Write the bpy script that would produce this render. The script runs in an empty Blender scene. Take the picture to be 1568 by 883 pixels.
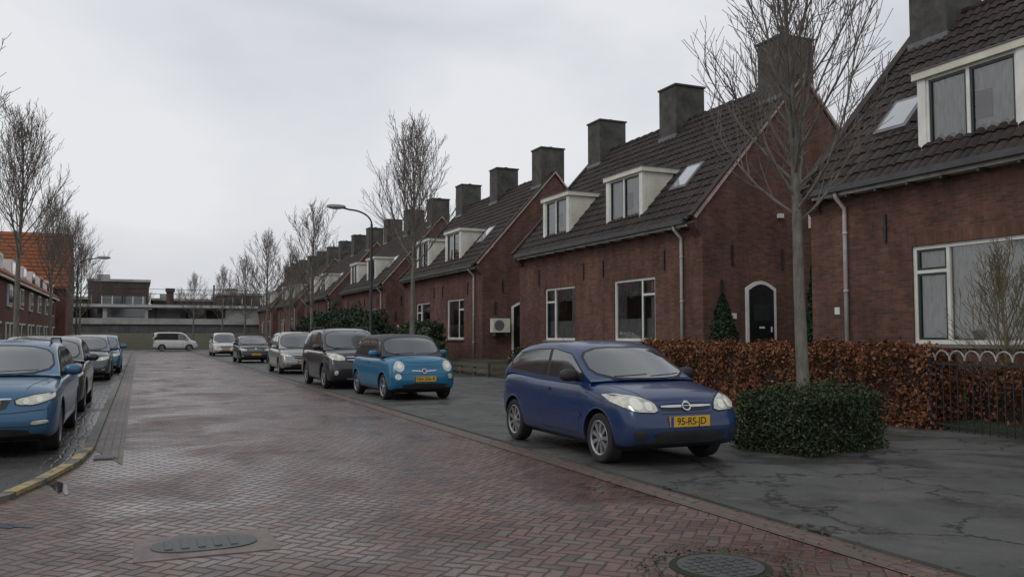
import bpy, bmesh, math, random
import numpy as np
from mathutils import Vector, Matrix
from mathutils.bvhtree import BVHTree
random.seed(7); np.random.seed(7)
S=bpy.context.scene
COL=S.collection
pi=math.pi
# ------------------------------------------------------------------ helpers
def link(o,parent=None):
    COL.objects.link(o)
    if parent is not None: o.parent=parent
    return o
def empty(name,loc=(0,0,0),rz=0):
    e=bpy.data.objects.new(name,None); e.location=loc; e.rotation_euler=(0,0,rz); e.empty_display_size=.3
    COL.objects.link(e); return e
def lerp(a,b,t): return a+(b-a)*t
class MB:
    def __init__(s): s.v=[];s.f=[];s.m=[]
    def face(s,pts,m=0):
        n=len(s.v); s.v+= [tuple(p) for p in pts]; s.f.append(tuple(range(n,n+len(pts)))); s.m.append(m)
    def box(s,x0,x1,y0,y1,z0,z1,m=0):
        n=len(s.v)
        s.v+=[(x0,y0,z0),(x1,y0,z0),(x1,y1,z0),(x0,y1,z0),(x0,y0,z1),(x1,y0,z1),(x1,y1,z1),(x0,y1,z1)]
        for f in ((0,3,2,1),(4,5,6,7),(0,1,5,4),(1,2,6,5),(2,3,7,6),(3,0,4,7)):
            s.f.append(tuple(n+i for i in f)); s.m.append(m)
    def prism(s,poly,axis,a,b,m=0):
        def P(u,w,t):
            return (t,u,w) if axis=='x' else ((u,t,w) if axis=='y' else (u,w,t))
        n=len(s.v);k=len(poly)
        s.v+=[P(u,w,a) for u,w in poly]+[P(u,w,b) for u,w in poly]
        s.f.append(tuple(n+i for i in range(k))); s.m.append(m)
        s.f.append(tuple(n+k+i for i in reversed(range(k)))); s.m.append(m)
        for i in range(k):
            j=(i+1)%k; s.f.append((n+i,n+j,n+k+j,n+k+i)); s.m.append(m)
    def tube(s,pts,rads,n=5,m=0,cap=True):
        base=len(s.v); k=len(pts)
        pts=[Vector(p) for p in pts]
        for i,p in enumerate(pts):
            t=(pts[min(i+1,k-1)]-pts[max(i-1,0)])
            if t.length<1e-7: t=Vector((0,0,1))
            t.normalize()
            a=Vector((1,0,0)) if abs(t.x)<.8 else Vector((0,1,0))
            u=t.cross(a).normalized(); w=t.cross(u)
            r=rads[i] if hasattr(rads,'__len__') else rads
            for j in range(n):
                an=2*pi*j/n; q=p+u*(math.cos(an)*r)+w*(math.sin(an)*r); s.v.append(q[:])
        for i in range(k-1):
            for j in range(n):
                a=base+i*n+j;b=base+i*n+(j+1)%n; s.f.append((a,b,b+n,a+n)); s.m.append(m)
        if cap:
            s.f.append(tuple(base+j for j in reversed(range(n)))); s.m.append(m)
            s.f.append(tuple(base+(k-1)*n+j for j in range(n))); s.m.append(m)
    def ellip(s,c,r,m=0,nu=14,nv=9,pw=1.0):
        base=len(s.v)
        for i in range(nv+1):
            ph=-pi/2+pi*i/nv
            for j in range(nu):
                th=2*pi*j/nu
                f=lambda q:math.copysign(abs(q)**pw,q)
                s.v.append((c[0]+r[0]*f(math.cos(ph))*f(math.cos(th)),c[1]+r[1]*f(math.cos(ph))*f(math.sin(th)),c[2]+r[2]*f(math.sin(ph))))
        for i in range(nv):
            for j in range(nu):
                a=base+i*nu+j;b=base+i*nu+(j+1)%nu; s.f.append((a,b,b+nu,a+nu)); s.m.append(m)
    def lathe(s,prof,cx,cy,cz,n=28,m=0,side=1):
        base=len(s.v);k=len(prof)
        for (x,r) in prof:
            for j in range(n):
                a=2*pi*j/n; s.v.append((cx+side*x,cy+r*math.cos(a),cz+r*math.sin(a)))
        for i in range(k-1):
            for j in range(n):
                a=base+i*n+j;b=base+i*n+(j+1)%n; s.f.append((a,b,b+n,a+n)); s.m.append(m)
    def mesh(s,name,mats,smooth=False,ang=None):
        me=bpy.data.meshes.new(name); me.from_pydata(s.v,[],s.f)
        for mt in mats: me.materials.append(mt)
        if len(mats)>1: me.polygons.foreach_set('material_index',s.m)
        if smooth:
            me.polygons.foreach_set('use_smooth',[True]*len(me.polygons))
            if ang: me.set_sharp_from_angle(angle=math.radians(ang))
        me.update(); return me
    def obj(s,name,mats,parent=None,smooth=False,ang=None):
        if not isinstance(mats,(list,tuple)): mats=[mats]
        o=bpy.data.objects.new(name,s.mesh(name,mats,smooth,ang)); return link(o,parent)
# ------------------------------------------------------------------ materials
class NT:
    def __init__(s,name):
        s.mat=bpy.data.materials.new(name); s.mat.use_nodes=True; s.t=s.mat.node_tree; s.b=s.t.nodes['Principled BSDF']
    def n(s,typ,**k):
        nd=s.t.nodes.new(typ)
        for a,b in k.items(): setattr(nd,a,b)
        return nd
    def l(s,a,b): s.t.links.new(a,b)
    def M(s,op,a,b=None,c=None):
        nd=s.n('ShaderNodeMath',operation=op)
        for i,q in enumerate((a,b,c)):
            if q is None: continue
            if isinstance(q,(int,float)): nd.inputs[i].default_value=q
            else: s.l(q,nd.inputs[i])
        return nd.outputs[0]
    def coord(s,out='Object',scale=(1,1,1),rot=(0,0,0)):
        tc=s.n('ShaderNodeTexCoord'); mp=s.n('ShaderNodeMapping'); mp.inputs['Scale'].default_value=scale; mp.inputs['Rotation'].default_value=rot
        s.l(tc.outputs[out],mp.inputs['Vector']); return mp.outputs[0]
    def noise(s,vec,scale,detail=4,rough=.6,dist=0):
        nd=s.n('ShaderNodeTexNoise'); nd.inputs['Scale'].default_value=scale; nd.inputs['Detail'].default_value=detail
        nd.inputs['Roughness'].default_value=rough; nd.inputs['Distortion'].default_value=dist
        if vec is not None: s.l(vec,nd.inputs['Vector'])
        return nd.outputs[0]
    def ramp(s,fac,stops,interp='LINEAR'):
        nd=s.n('ShaderNodeValToRGB'); nd.color_ramp.interpolation=interp; e=nd.color_ramp.elements
        while len(e)<len(stops): e.new(.5)
        for i,(p,c) in enumerate(stops):
            e[i].position=p; e[i].color=(*c,1) if hasattr(c,'__len__') else (c,c,c,1)
        s.l(fac,nd.inputs[0]); return nd.outputs[0]
    def mix(s,fac,a,b,blend='MIX'):
        nd=s.n('ShaderNodeMix',data_type='RGBA',blend_type=blend)
        for i,q in ((0,fac),(6,a),(7,b)):
            if isinstance(q,(int,float)): nd.inputs[i].default_value=q if i==0 else (q,q,q,1)
            elif isinstance(q,tuple): nd.inputs[i].default_value=(*q,1)
            else: s.l(q,nd.inputs[i])
        return nd.outputs[2]
    def bump(s,h,strength=.4,dist=.01,prev=None):
        nd=s.n('ShaderNodeBump'); nd.inputs['Strength'].default_value=strength; nd.inputs['Distance'].default_value=dist
        s.l(h,nd.inputs['Height'])
        if prev is not None: s.l(prev,nd.inputs['Normal'])
        return nd.outputs[0]
    def set(s,**k):
        for a,q in k.items():
            i=s.b.inputs[a.replace('_',' ')]
            if isinstance(q,(int,float)): i.default_value=q
            elif isinstance(q,tuple): i.default_value=(*q,1)
            else: s.l(q,i)
        return s.mat
def simple(name,c,rough=.6,metal=0,var=.25,ns=3,coat=0,bump=0,spec=.5):
    m=NT(name); v=m.coord()
    n=m.noise(v,ns,5,.65)
    col=m.mix(1.0,tuple(c),m.ramp(n,[(.3,1-var),(.7,1+var)]),'MULTIPLY')
    m.set(Base_Color=col,Metallic=metal,Coat_Weight=coat,Coat_Roughness=.06,Specular_IOR_Level=spec)
    m.set(Roughness=m.M('MULTIPLY_ADD',n,.2,rough-.1))
    if bump: m.set(Normal=m.bump(m.noise(v,ns*12,4),bump,.01))
    return m.mat
def paint(name,c,metal=.35,rough=.38,coat=.8):
    m=NT(name); v=m.coord()
    n=m.noise(v,2.2,4,.6)
    tc=m.n('ShaderNodeTexCoord'); sx=m.n('ShaderNodeSeparateXYZ'); m.l(tc.outputs['Object'],sx.inputs[0])
    dirt=m.M('MULTIPLY',m.ramp(sx.outputs[2],[(.15,1),(.5,0)]),m.ramp(m.noise(v,6,5),[(.3,.2),(.75,1)]))
    col=m.mix(m.M('MULTIPLY',dirt,.5),m.mix(1.0,tuple(c),m.ramp(n,[(.3,.85),(.7,1.0)]),'MULTIPLY'),(.055,.05,.045))
    m.set(Base_Color=col,Metallic=metal,Coat_Weight=coat,Coat_Roughness=.05,Roughness=m.M('MULTIPLY_ADD',dirt,.3,rough))
    return m.mat
def brickmat(name,c1,c2,mortar,bw=.21,bh=.062,grime=.5):
    m=NT(name); tc=m.n('ShaderNodeTexCoord'); sx=m.n('ShaderNodeSeparateXYZ'); m.l(tc.outputs['Object'],sx.inputs[0])
    u=m.M('ADD',sx.outputs[0],sx.outputs[1]); cb=m.n('ShaderNodeCombineXYZ'); m.l(u,cb.inputs[0]); m.l(sx.outputs[2],cb.inputs[1])
    br=m.n('ShaderNodeTexBrick'); m.l(cb.outputs[0],br.inputs['Vector'])
    br.inputs['Scale'].default_value=1; br.inputs['Brick Width'].default_value=bw; br.inputs['Row Height'].default_value=bh
    br.inputs['Mortar Size'].default_value=.008; br.inputs['Mortar Smooth'].default_value=.3
    br.inputs['Color1'].default_value=(*c1,1); br.inputs['Color2'].default_value=(*c2,1); br.inputs['Mortar'].default_value=(*mortar,1)
    n=m.noise(tc.outputs['Object'],.55,5,.65,.4)
    n2=m.noise(tc.outputs['Object'],9,3,.6)
    n3=m.noise(m.coord(scale=(1,1,.18)),2.6,4,.6)
    col=m.mix(1.0,br.outputs['Color'],m.ramp(n,[(.3,(1-grime,1-grime,1-grime*.9)),(.65,1.0)]),'MULTIPLY')
    col=m.mix(1.0,col,m.ramp(n2,[(.25,.72),(.75,1.0)]),'MULTIPLY')
    col=m.mix(1.0,col,m.ramp(n3,[(.3,.68),(.6,1.0)]),'MULTIPLY')
    m.set(Base_Color=col,Roughness=.85,Specular_IOR_Level=.25,Normal=m.bump(m.M('SUBTRACT',1.0,br.outputs['Fac']),.5,.006))
    return m.mat
BRICK=brickmat('brick_wall',(.265,.118,.082),(.155,.076,.056),(.15,.13,.11),grime=.38)
BRICK2=brickmat('brick_wall_orange',(.25,.105,.07),(.18,.075,.055),(.16,.13,.11),grime=.3)
SOLD=brickmat('soldier_course',(.29,.13,.09),(.18,.085,.06),(.14,.12,.10),bw=.062,bh=.5)
CHIM=simple('chimney_slate',(.062,.060,.052),.8,var=.6,ns=2.5,bump=.5)
WHITE=simple('white_paint',(.72,.71,.66),.45,var=.14,ns=2)
CREAM=simple('cream_cladding',(.64,.62,.51),.5,var=.2,ns=1.5)
GREEN=simple('green_sash',(.015,.035,.028),.35,var=.2)
DARK=simple('dark_metal',(.02,.02,.022),.5,var=.3)
GUT=simple('zinc_gutter',(.06,.06,.062),.5,var=.3)
SOFF=simple('soffit_board',(.50,.48,.43),.6,var=.3)
PIPE=simple('pipe_grey',(.46,.43,.40),.45,var=.2)
DOORM=simple('door_paint',(.008,.010,.011),.35,var=.2)
VERGE=simple('verge_board',(.45,.33,.28),.7,var=.35,ns=2)
SILL=simple('stone_sill',(.20,.18,.16),.7,var=.3)
INSIDE=simple('room_dark',(.05,.048,.045),.9)
LEAD=simple('lead_flashing',(.13,.13,.14),.5,var=.3)
SKYL=simple('skylight_glass',(.34,.36,.37),.12,var=.05,coat=1)
def glassmat():
    m=NT('window_glass'); t=m.t
    tr=m.n('ShaderNodeBsdfTransparent'); gl=m.n('ShaderNodeBsdfGlossy'); gl.inputs['Roughness'].default_value=.03
    fr=m.n('ShaderNodeFresnel'); fr.inputs['IOR'].default_value=2.4
    bp=m.bump(m.noise(m.coord(),1.6,2,.5),.25,.02); m.l(bp,gl.inputs['Normal'])
    mx=m.n('ShaderNodeMixShader'); m.l(fr.outputs[0],mx.inputs[0]); m.l(tr.outputs[0],mx.inputs[1]); m.l(gl.outputs[0],mx.inputs[2])
    tr.inputs[0].default_value=(.93,.96,.95,1)
    m.l(mx.outputs[0],t.nodes['Material Output'].inputs[0]); return m.mat
GLASS=glassmat()
def curtain(name,c):
    m=NT(name); v=m.coord(scale=(1,1,.15)); w=m.noise(v,22,3,.5)
    m.set(Base_Color=m.mix(1.0,tuple(c),m.ramp(w,[(.3,.6),(.7,1.0)]),'MULTIPLY'),Roughness=.9); return m.mat
CURT=curtain('net_curtain',(.85,.85,.82)); CURTD=curtain('dark_curtain',(.42,.39,.42))
def tilemat(name,c1,c2,moss):
    m=NT(name); v=m.coord()
    n=m.noise(v,1.3,5,.7,.5); n2=m.noise(v,14,3,.6)
    tc=m.n('ShaderNodeTexCoord'); sx=m.n('ShaderNodeSeparateXYZ'); m.l(tc.outputs['Object'],sx.inputs[0])
    cb=m.n('ShaderNodeCombineXYZ'); m.l(m.M('FLOOR',m.M('DIVIDE',sx.outputs[1],.217)),cb.inputs[0]); m.l(m.M('FLOOR',m.M('DIVIDE',m.M('SUBTRACT',sx.outputs[2],4.54),.2488)),cb.inputs[1])
    wn=m.n('ShaderNodeTexWhiteNoise',noise_dimensions='2D'); m.l(cb.outputs[0],wn.inputs['Vector'])
    col=m.mix(wn.outputs[0],c1,c2)
    col=m.mix(m.ramp(n,[(.50,0),(.72,.6)]),col,moss)
    col=m.mix(1.0,col,m.ramp(n2,[(.3,.6),(.7,1.0)]),'MULTIPLY')
    m.set(Base_Color=col,Roughness=.68,Specular_IOR_Level=.3); return m.mat
TILE=tilemat('roof_tiles',(.026,.019,.018),(.058,.040,.035),(.042,.044,.022))
OTILE=tilemat('orange_tiles',(.36,.11,.04),(.27,.08,.035),(.16,.08,.045))
def herring(name,cols,cell=.1,rot=45,wet=1.0):
    m=NT(name); v=m.coord(scale=(1/cell,1/cell,1),rot=(0,0,math.radians(rot)))
    tc0=m.coord(); sx=m.n('ShaderNodeSeparateXYZ'); m.l(v,sx.inputs[0]); X,Y=sx.outputs[0],sx.outputs[1]
    wob=m.M('MULTIPLY',m.M('SUBTRACT',m.noise(tc0,1.2,2,.5),.5),1.6); X=m.M('ADD',X,wob); Y=m.M('SUBTRACT',Y,wob)
    wob2=m.M('MULTIPLY',m.M('SUBTRACT',m.noise(tc0,9,2,.5),.5),.22); X=m.M('ADD',X,wob2); Y=m.M('ADD',Y,wob2)
    i=m.M('FLOOR',X); j=m.M('FLOOR',Y); fx=m.M('SUBTRACT',X,i); fy=m.M('SUBTRACT',Y,j)
    k=m.M('FLOORED_MODULO',m.M('SUBTRACT',i,j),4.0)
    H=m.M('LESS_THAN',k,1.5); V=m.M('SUBTRACT',1.0,H)
    k1=m.M('COMPARE',k,1.0,.1); k2=m.M('COMPARE',k,2.0,.1)
    u=m.M('ADD',m.M('MULTIPLY',H,m.M('ADD',fx,k1)),m.M('MULTIPLY',V,m.M('ADD',fy,k2)))
    w=m.M('ADD',m.M('MULTIPLY',H,fy),m.M('MULTIPLY',V,fx))
    e=m.M('MINIMUM',m.M('MINIMUM',u,m.M('SUBTRACT',2.0,u)),m.M('MINIMUM',w,m.M('SUBTRACT',1.0,w)))
    cb=m.n('ShaderNodeCombineXYZ'); m.l(m.M('SUBTRACT',i,k1),cb.inputs[0]); m.l(m.M('SUBTRACT',j,k2),cb.inputs[1]); m.l(H,cb.inputs[2])
    wn=m.n('ShaderNodeTexWhiteNoise',noise_dimensions='3D'); m.l(cb.outputs[0],wn.inputs['Vector'])
    brick=m.ramp(wn.outputs[0],cols)
    big=m.noise(tc0,.45,5,.65,.6); med=m.noise(tc0,2.6,5,.7); fine=m.noise(tc0,60,3,.6)
    brick=m.mix(1.0,brick,m.ramp(big,[(.3,(.60,.53,.52)),(.68,(1.0,1.0,1.0))]),'MULTIPLY')
    brick=m.mix(1.0,brick,m.ramp(fine,[(.25,.6),(.75,1.0)]),'MULTIPLY')
    joint=m.ramp(e,[(.03,1),(.12,0)])
    jc=m.mix(m.ramp(med,[(.45,0),(.65,1)]),(.024,.020,.017),(.052,.050,.033))
    col=m.mix(joint,brick,jc)
    col=m.mix(m.M('MULTIPLY',m.ramp(m.noise(tc0,.9,6,.75,.8),[(.50,0),(.74,1)]),.5),col,(.105,.085,.072))
    st=m.noise(m.coord(scale=(1.6,.12,1)),1.5,4,.6,.3)
    col=m.mix(1.0,col,m.ramp(st,[(.35,.78),(.62,1.0)]),'MULTIPLY')
    h=m.ramp(e,[(.02,0),(.16,1)])
    tilt=m.M('MULTIPLY',wn.outputs[0],.6)
    hh=m.M('ADD',m.M('ADD',h,tilt),m.M('MULTIPLY',fine,.25))
    r=m.ramp(m.noise(tc0,.5,5,.7,.6),[(.38,.14),(.62,.52)])
    r=m.M('ADD',r,m.M('MULTIPLY',joint,.25))
    m.set(Base_Color=col,Roughness=r,Specular_IOR_Level=.45,Normal=m.bump(hh,.6,.009)); return m.mat
ROAD=herring('road_bricks',[(0,(.100,.060,.052)),(.3,(.180,.092,.074)),(.65,(.235,.130,.104)),(1,(.19,.148,.128))])
PAVER=herring('layby_bricks',[(0,(.065,.065,.060)),(.5,(.095,.092,.083)),(1,(.12,.11,.10))],cell=.105,rot=0)
def asphalt():
    m=NT('asphalt'); v=m.coord()
    fine=m.noise(v,90,3,.7); med=m.noise(v,1.1,6,.7,.6); big=m.noise(v,.3,4,.6)
    dn=m.n('ShaderNodeTexNoise'); dn.inputs['Scale'].default_value=1.3; dn.inputs['Detail'].default_value=7; dn.inputs['Roughness'].default_value=.65; m.l(v,dn.inputs['Vector'])
    vm=m.n('ShaderNodeVectorMath',operation='MULTIPLY_ADD'); m.l(dn.outputs['Color'],vm.inputs[0]); vm.inputs[1].default_value=(1.3,1.3,1.3); m.l(v,vm.inputs[2])
    vo=m.n('ShaderNodeTexVoronoi',feature='DISTANCE_TO_EDGE'); vo.inputs['Scale'].default_value=.50; m.l(vm.outputs[0],vo.inputs['Vector'])
    crack=m.M('MULTIPLY',m.ramp(vo.outputs[0],[(.005,1),(.018,0)]),m.ramp(med,[(.38,0),(.48,1)]))
    col=m.ramp(med,[(.3,(.085,.090,.084)),(.5,(.130,.133,.122)),(.72,(.180,.176,.154))])
    vb=m.n('ShaderNodeTexVoronoi',distance='CHEBYCHEV'); vb.inputs['Scale'].default_value=.28; m.l(v,vb.inputs['Vector'])
    col=m.mix(1.0,col,m.ramp(vb.outputs['Color'],[(.2,.70),(.8,1.0)]),'MULTIPLY')
    col=m.mix(m.M('MULTIPLY',m.ramp(m.noise(v,3,5,.75),[(.56,0),(.75,1)]),.5),col,(.07,.072,.042))
    # damp patches: darker and smoother
    damp=m.ramp(m.noise(v,.7,5,.7,.5),[(.46,0),(.60,1)])
    col=m.mix(m.M('MULTIPLY',damp,.45),col,(.045,.048,.045))
    col=m.mix(1.0,col,m.ramp(fine,[(.3,.5),(.7,1.0)]),'MULTIPLY')
    col=m.mix(crack,col,(.010,.010,.008))
    h=m.M('SUBTRACT',m.M('MULTIPLY',fine,.3),crack)
    m.set(Base_Color=col,Roughness=m.M('SUBTRACT',.72,m.M('MULTIPLY',damp,.38)),Normal=m.bump(h,.6,.007)); return m.mat
ASPH=asphalt()
def bandmat(name,c1,c2):
    m=NT(name); v=m.coord(rot=(0,0,pi/2))
    br=m.n('ShaderNodeTexBrick'); m.l(v,br.inputs['Vector']); br.inputs['Scale'].default_value=1
    br.inputs['Brick Width'].default_value=.2; br.inputs['Row Height'].default_value=.1; br.inputs['Mortar Size'].default_value=.008
    br.inputs['Color1'].default_value=(*c1,1); br.inputs['Color2'].default_value=(*c2,1); br.inputs['Mortar'].default_value=(.03,.032,.02,1)
    n=m.noise(m.coord(),1.8,6,.75,.4)
    col=m.mix(m.ramp(n,[(.40,0),(.58,.9)]),br.outputs['Color'],(.095,.078,.058))
    m.set(Base_Color=col,Roughness=.6,Normal=m.bump(m.M('SUBTRACT',1.0,br.outputs['Fac']),.5,.006)); return m.mat
BANDR=bandmat('gutter_bricks_red',(.17,.105,.085),(.115,.078,.068)); BANDL=bandmat('gutter_bricks_grey',(.22,.175,.155),(.145,.125,.115))
def groundmat(name,a,b,sc=2):
    m=NT(name); v=m.coord(); n=m.noise(v,sc,6,.7); n2=m.noise(v,sc*25,3,.7)
    col=m.mix(1.0,m.ramp(n,[(.35,a),(.65,b)]),m.ramp(n2,[(.3,.5),(.7,1.0)]),'MULTIPLY')
    m.set(Base_Color=col,Roughness=.9,Normal=m.bump(n2,.8,.03)); return m.mat
EARTH=groundmat('ground_soil',(.045,.050,.025),(.06,.048,.032)); GRASS=groundmat('grass',(.035,.055,.018),(.070,.070,.032))
BANK=groundmat('bank_grass',(.055,.065,.030),(.10,.085,.05),.6)
KERB=simple('kerb_concrete',(.13,.125,.11),.7,var=.4,ns=4,bump=.3)
def wornyellow():
    m=NT('worn_yellow_paint'); v=m.coord(); n=m.noise(v,7,6,.75)
    m.set(Base_Color=m.mix(m.ramp(n,[(.44,0),(.60,1)]),(.40,.31,.09),(.14,.13,.11)),Roughness=.65); return m.mat
YEL=wornyellow()
CONC=simple('concrete',(.34,.335,.32),.8,var=.3,ns=.6)
IRON=simple('cast_iron',(.055,.055,.055),.45,var=.4,ns=8,bump=.6)
def leafmat(name,stops,rough=.6):
    m=NT(name); g=m.n('ShaderNodeNewGeometry')
    col=m.ramp(g.outputs['Random Per Island'],stops)
    n=m.noise(m.coord(),2.5,4,.6)
    col=m.mix(1.0,col,m.ramp(n,[(.3,.55),(.65,1.0)]),'MULTIPLY')
    m.set(Base_Color=col,Roughness=rough,Specular_IOR_Level=.25); return m.mat
BEECH=leafmat('beech_leaves',[(0,(.075,.027,.014)),(.4,(.18,.066,.032)),(.8,(.28,.115,.052)),(1,(.34,.18,.09))])
BOX=leafmat('box_leaves',[(0,(.018,.030,.012)),(.5,(.040,.060,.023)),(.9,(.068,.092,.034)),(1,(.11,.13,.05))])
CYP=leafmat('conifer_leaves',[(0,(.010,.026,.014)),(.6,(.024,.050,.024)),(1,(.045,.075,.030))])
def barkmat(name,a,b):
    m=NT(name); v=m.coord(scale=(1,1,.3)); n=m.noise(v,14,5,.7)
    m.set(Base_Color=m.ramp(n,[(.3,a),(.7,b)]),Roughness=.9,Normal=m.bump(n,.5,.01)); return m.mat
BARK=barkmat('bark',(.085,.076,.062),(.21,.195,.16)); TWIG=barkmat('twig_bark',(.12,.10,.09),(.23,.195,.17)); YTWIG=barkmat('yellow_twig',(.13,.11,.06),(.22,.19,.11))
CGLASS=simple('car_glass',(.030,.037,.039),.08,var=.1,spec=.9)
CGLASS.node_tree.nodes['Principled BSDF'].inputs['Coat Weight'].default_value=1
TRIM=simple('black_plastic',(.016,.016,.017),.55,var=.3)
TYRE=simple('tyre',(.018,.018,.018),.85,var=.3)
RIM=simple('alloy',(.30,.30,.31),.35,metal=.6,var=.2)
CHROME=simple('chrome',(.6,.6,.62),.18,metal=1,var=.05)
LAMP=simple('lamp_lens',(.52,.52,.44),.12,metal=.35,var=.25,ns=14,coat=1)
LAMPI=simple('lamp_inner',(.75,.76,.66),.15,metal=.2,var=.1,coat=1)
ORNG=simple('indicator',(.5,.18,.05),.3)
PLATE=simple('plate_yellow',(.62,.37,.03),.45,var=.08); INK=simple('plate_ink',(.015,.015,.015),.5); PBLUE=simple('plate_blue',(.02,.05,.3),.5)
TAIL=simple('tail_red',(.25,.01,.01),.2)
# ------------------------------------------------------------------ camera/world
cam=bpy.data.cameras.new('camera'); co=bpy.data.objects.new('camera',cam); COL.objects.link(co); S.camera=co
co.location=(0,0,1.5); co.rotation_euler=(math.radians(93.18),0,math.radians(-23.63)); cam.lens=29.96; cam.sensor_width=36; cam.clip_end=2000
w=bpy.data.worlds.new('World'); S.world=w; w.use_nodes=True; nt=w.node_tree; nt.nodes.clear()
def wn(t): return nt.nodes.new(t)
out=wn('ShaderNodeOutputWorld'); mix=wn('ShaderNodeMixShader'); b1=wn('ShaderNodeBackground'); b2=wn('ShaderNodeBackground')
sky=wn('ShaderNodeTexSky'); sky.sky_type='NISHITA'; sky.sun_disc=False; sky.sun_elevation=math.radians(42); sky.sun_rotation=math.radians(-60); sky.air_density=1.5; sky.dust_density=4
b1.inputs[1].default_value=.08; nt.links.new(sky.outputs[0],b1.inputs[0])
tc=wn('ShaderNodeTexCoord'); mp=wn('ShaderNodeMapping'); mp.inputs['Scale'].default_value=(1,1,2.6); nz=wn('ShaderNodeTexNoise'); nz.inputs['Scale'].default_value=1.7; nz.inputs['Detail'].default_value=5; nz.inputs['Roughness'].default_value=.48; nz.inputs['Distortion'].default_value=.4
rp=wn('ShaderNodeValToRGB'); e=rp.color_ramp.elements; e[0].position=.32; e[0].color=(.48,.505,.565,1); e[1].position=.64; e[1].color=(.76,.77,.80,1)
nt.links.new(tc.outputs['Generated'],mp.inputs[0]); nt.links.new(mp.outputs[0],nz.inputs['Vector']); nt.links.new(nz.outputs[0],rp.inputs[0]); nt.links.new(rp.outputs[0],b2.inputs[0])
b2.inputs[1].default_value=1.09; mix.inputs[0].default_value=.92
nt.links.new(b1.outputs[0],mix.inputs[1]); nt.links.new(b2.outputs[0],mix.inputs[2]); nt.links.new(mix.outputs[0],out.inputs[0])
sun=bpy.data.lights.new('sun','SUN'); sun.energy=.6; sun.angle=math.radians(25); sun.color=(1,.97,.93); so=bpy.data.objects.new('sun',sun); COL.objects.link(so)
so.rotation_euler=(math.radians(48),0,math.radians(-60))
S.view_settings.view_transform='Standard'; S.view_settings.look='None'; S.view_settings.exposure=0
# ------------------------------------------------------------------ ground
m=MB(); m.face([(-600,-300,-.08),(600,-300,-.08),(600,900,-.08),(-600,900,-.08)]); m.obj('ground',EARTH)
curve=[(-.50,100),(-.50,30),(-.50,16),(-.50,12.6),(-.60,11.2),(-.84,9.9),(-1.05,9.1),(-1.5,8.4),(-2.4,7.8),(-4.5,7.3),(-14,7.0),(-40,7.0)]
m=MB(); poly=[(4.46,-8,0),(4.46,100,0)]+[(x,y,0) for x,y in curve]+[(-40,-8,0)]
m.face(list(reversed(poly))); m.obj('brick_road',ROAD)
m=MB(); m.face([(4.46,-8,.006),(4.74,-8,.006),(4.74,90,.006),(4.46,90,.006)]); m.obj('gutter_strip',BANDR)
m=MB(); m.face([(-.50,12.6,.005),(-.14,11.0,.005),(-.14,90,.005),(-.50,90,.005)]); m.obj('gutter_strip',BANDL)
m=MB(); m.box(4.74,11.7,-8,90,-.2,.03); m.obj('asphalt_pavement',ASPH)
off=[]
pts=[Vector((x,y,0)) for x,y in curve]
for i,p in enumerate(pts):
    t=(pts[min(i+1,len(pts)-1)]-pts[max(0,i-1)]).normalized(); nrm=Vector((t.y,-t.x,0)); 
    if nrm.x>0: nrm=-nrm
    if i>=8: nrm=Vector((-.15,1,0)).normalized()
    off.append(p+nrm*.12)
m=MB()
for i in range(len(pts)-1):
    a,b,c,d=pts[i],pts[i+1],off[i+1],off[i]
    m.face([(a.x,a.y,-.02),(b.x,b.y,-.02),(b.x,b.y,.05),(a.x,a.y,.05)])
    m.face([(a.x,a.y,.05),(b.x,b.y,.05),(c.x,c.y,.05),(d.x,d.y,.05)])
    m.face([(d.x,d.y,.05),(c.x,c.y,.05),(c.x,c.y,.0),(d.x,d.y,.0)])
m.obj('kerb',KERB)
m=MB()
for (j,t0,t1) in ((3,.1,.35),(3,.55,.9),(4,.2,.95),(5,.1,.85)):
    a,b,c,d=pts[j],pts[j+1],off[j+1],off[j]
    A=a.lerp(b,t0);B=a.lerp(b,t1);C=d.lerp(c,t1);D=d.lerp(c,t0)
    m.face([(A.x+.004,A.y,.015),(B.x+.004,B.y,.015),(B.x+.004,B.y,.054),(A.x+.004,A.y,.054)])
    m.face([(A.x+.004,A.y,.054),(B.x+.004,B.y,.054),(C.x,C.y,.054),(D.x,D.y,.054)])
m.obj('kerb_marking',YEL)
m=MB(); m.face([(o.x,o.y,.025) for o in off]+[(-40,100,.025)]); m.obj('layby_paving',PAVER)
WATER=NT('puddle_water').set(Base_Color=(.035,.030,.028),Roughness=.06,Specular_IOR_Level=.6)
def puddle(cx,cy,rx,ry,rz,seed):
    rg=random.Random(seed); q=[]
    ph=[rg.uniform(0,6) for _ in range(4)]
    for i in range(44):
        a=2*pi*i/44; r=1+.2*math.sin(2*a+ph[0])+.14*math.sin(5*a+ph[1])+.08*math.sin(9*a+ph[2]); x=rx*r*math.cos(a); y=ry*r*math.sin(a)
        q.append((cx+x*math.cos(rz)-y*math.sin(rz),cy+x*math.sin(rz)+y*math.cos(rz),.0045))
    m=MB(); m.face(q); m.obj('puddle',WATER)
puddle(-1.25,8.15,.55,.09,-.75,1); puddle(-.70,9.7,.55,.06,-1.4,2)
m=MB(); N=30
for k in range(N):
    a=lerp(-8,110,k/N);b=lerp(-8,110,(k+1)/N)
    for (x0,z0,x1,z1) in ((11.7,.0,11.72,.08),(11.72,.08,13.3,.5),(13.3,.5,60,.5)):
        m.face([(x0,a,z0),(x1,a,z1),(x1,b,z1),(x0,b,z0)])
m.obj('garden_ground',GRASS)
m=MB(); m.face([(9.3,29,.036),(11.7,29,.036),(11.7,45,.036),(9.3,45,.036)]); m.obj('grass_verge',GRASS)
m=MB(); m.face([(-40,88,.012),(60,88,.012),(60,97,.012),(-40,97,.012)]); m.obj('cross_street',ASPH)
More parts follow.
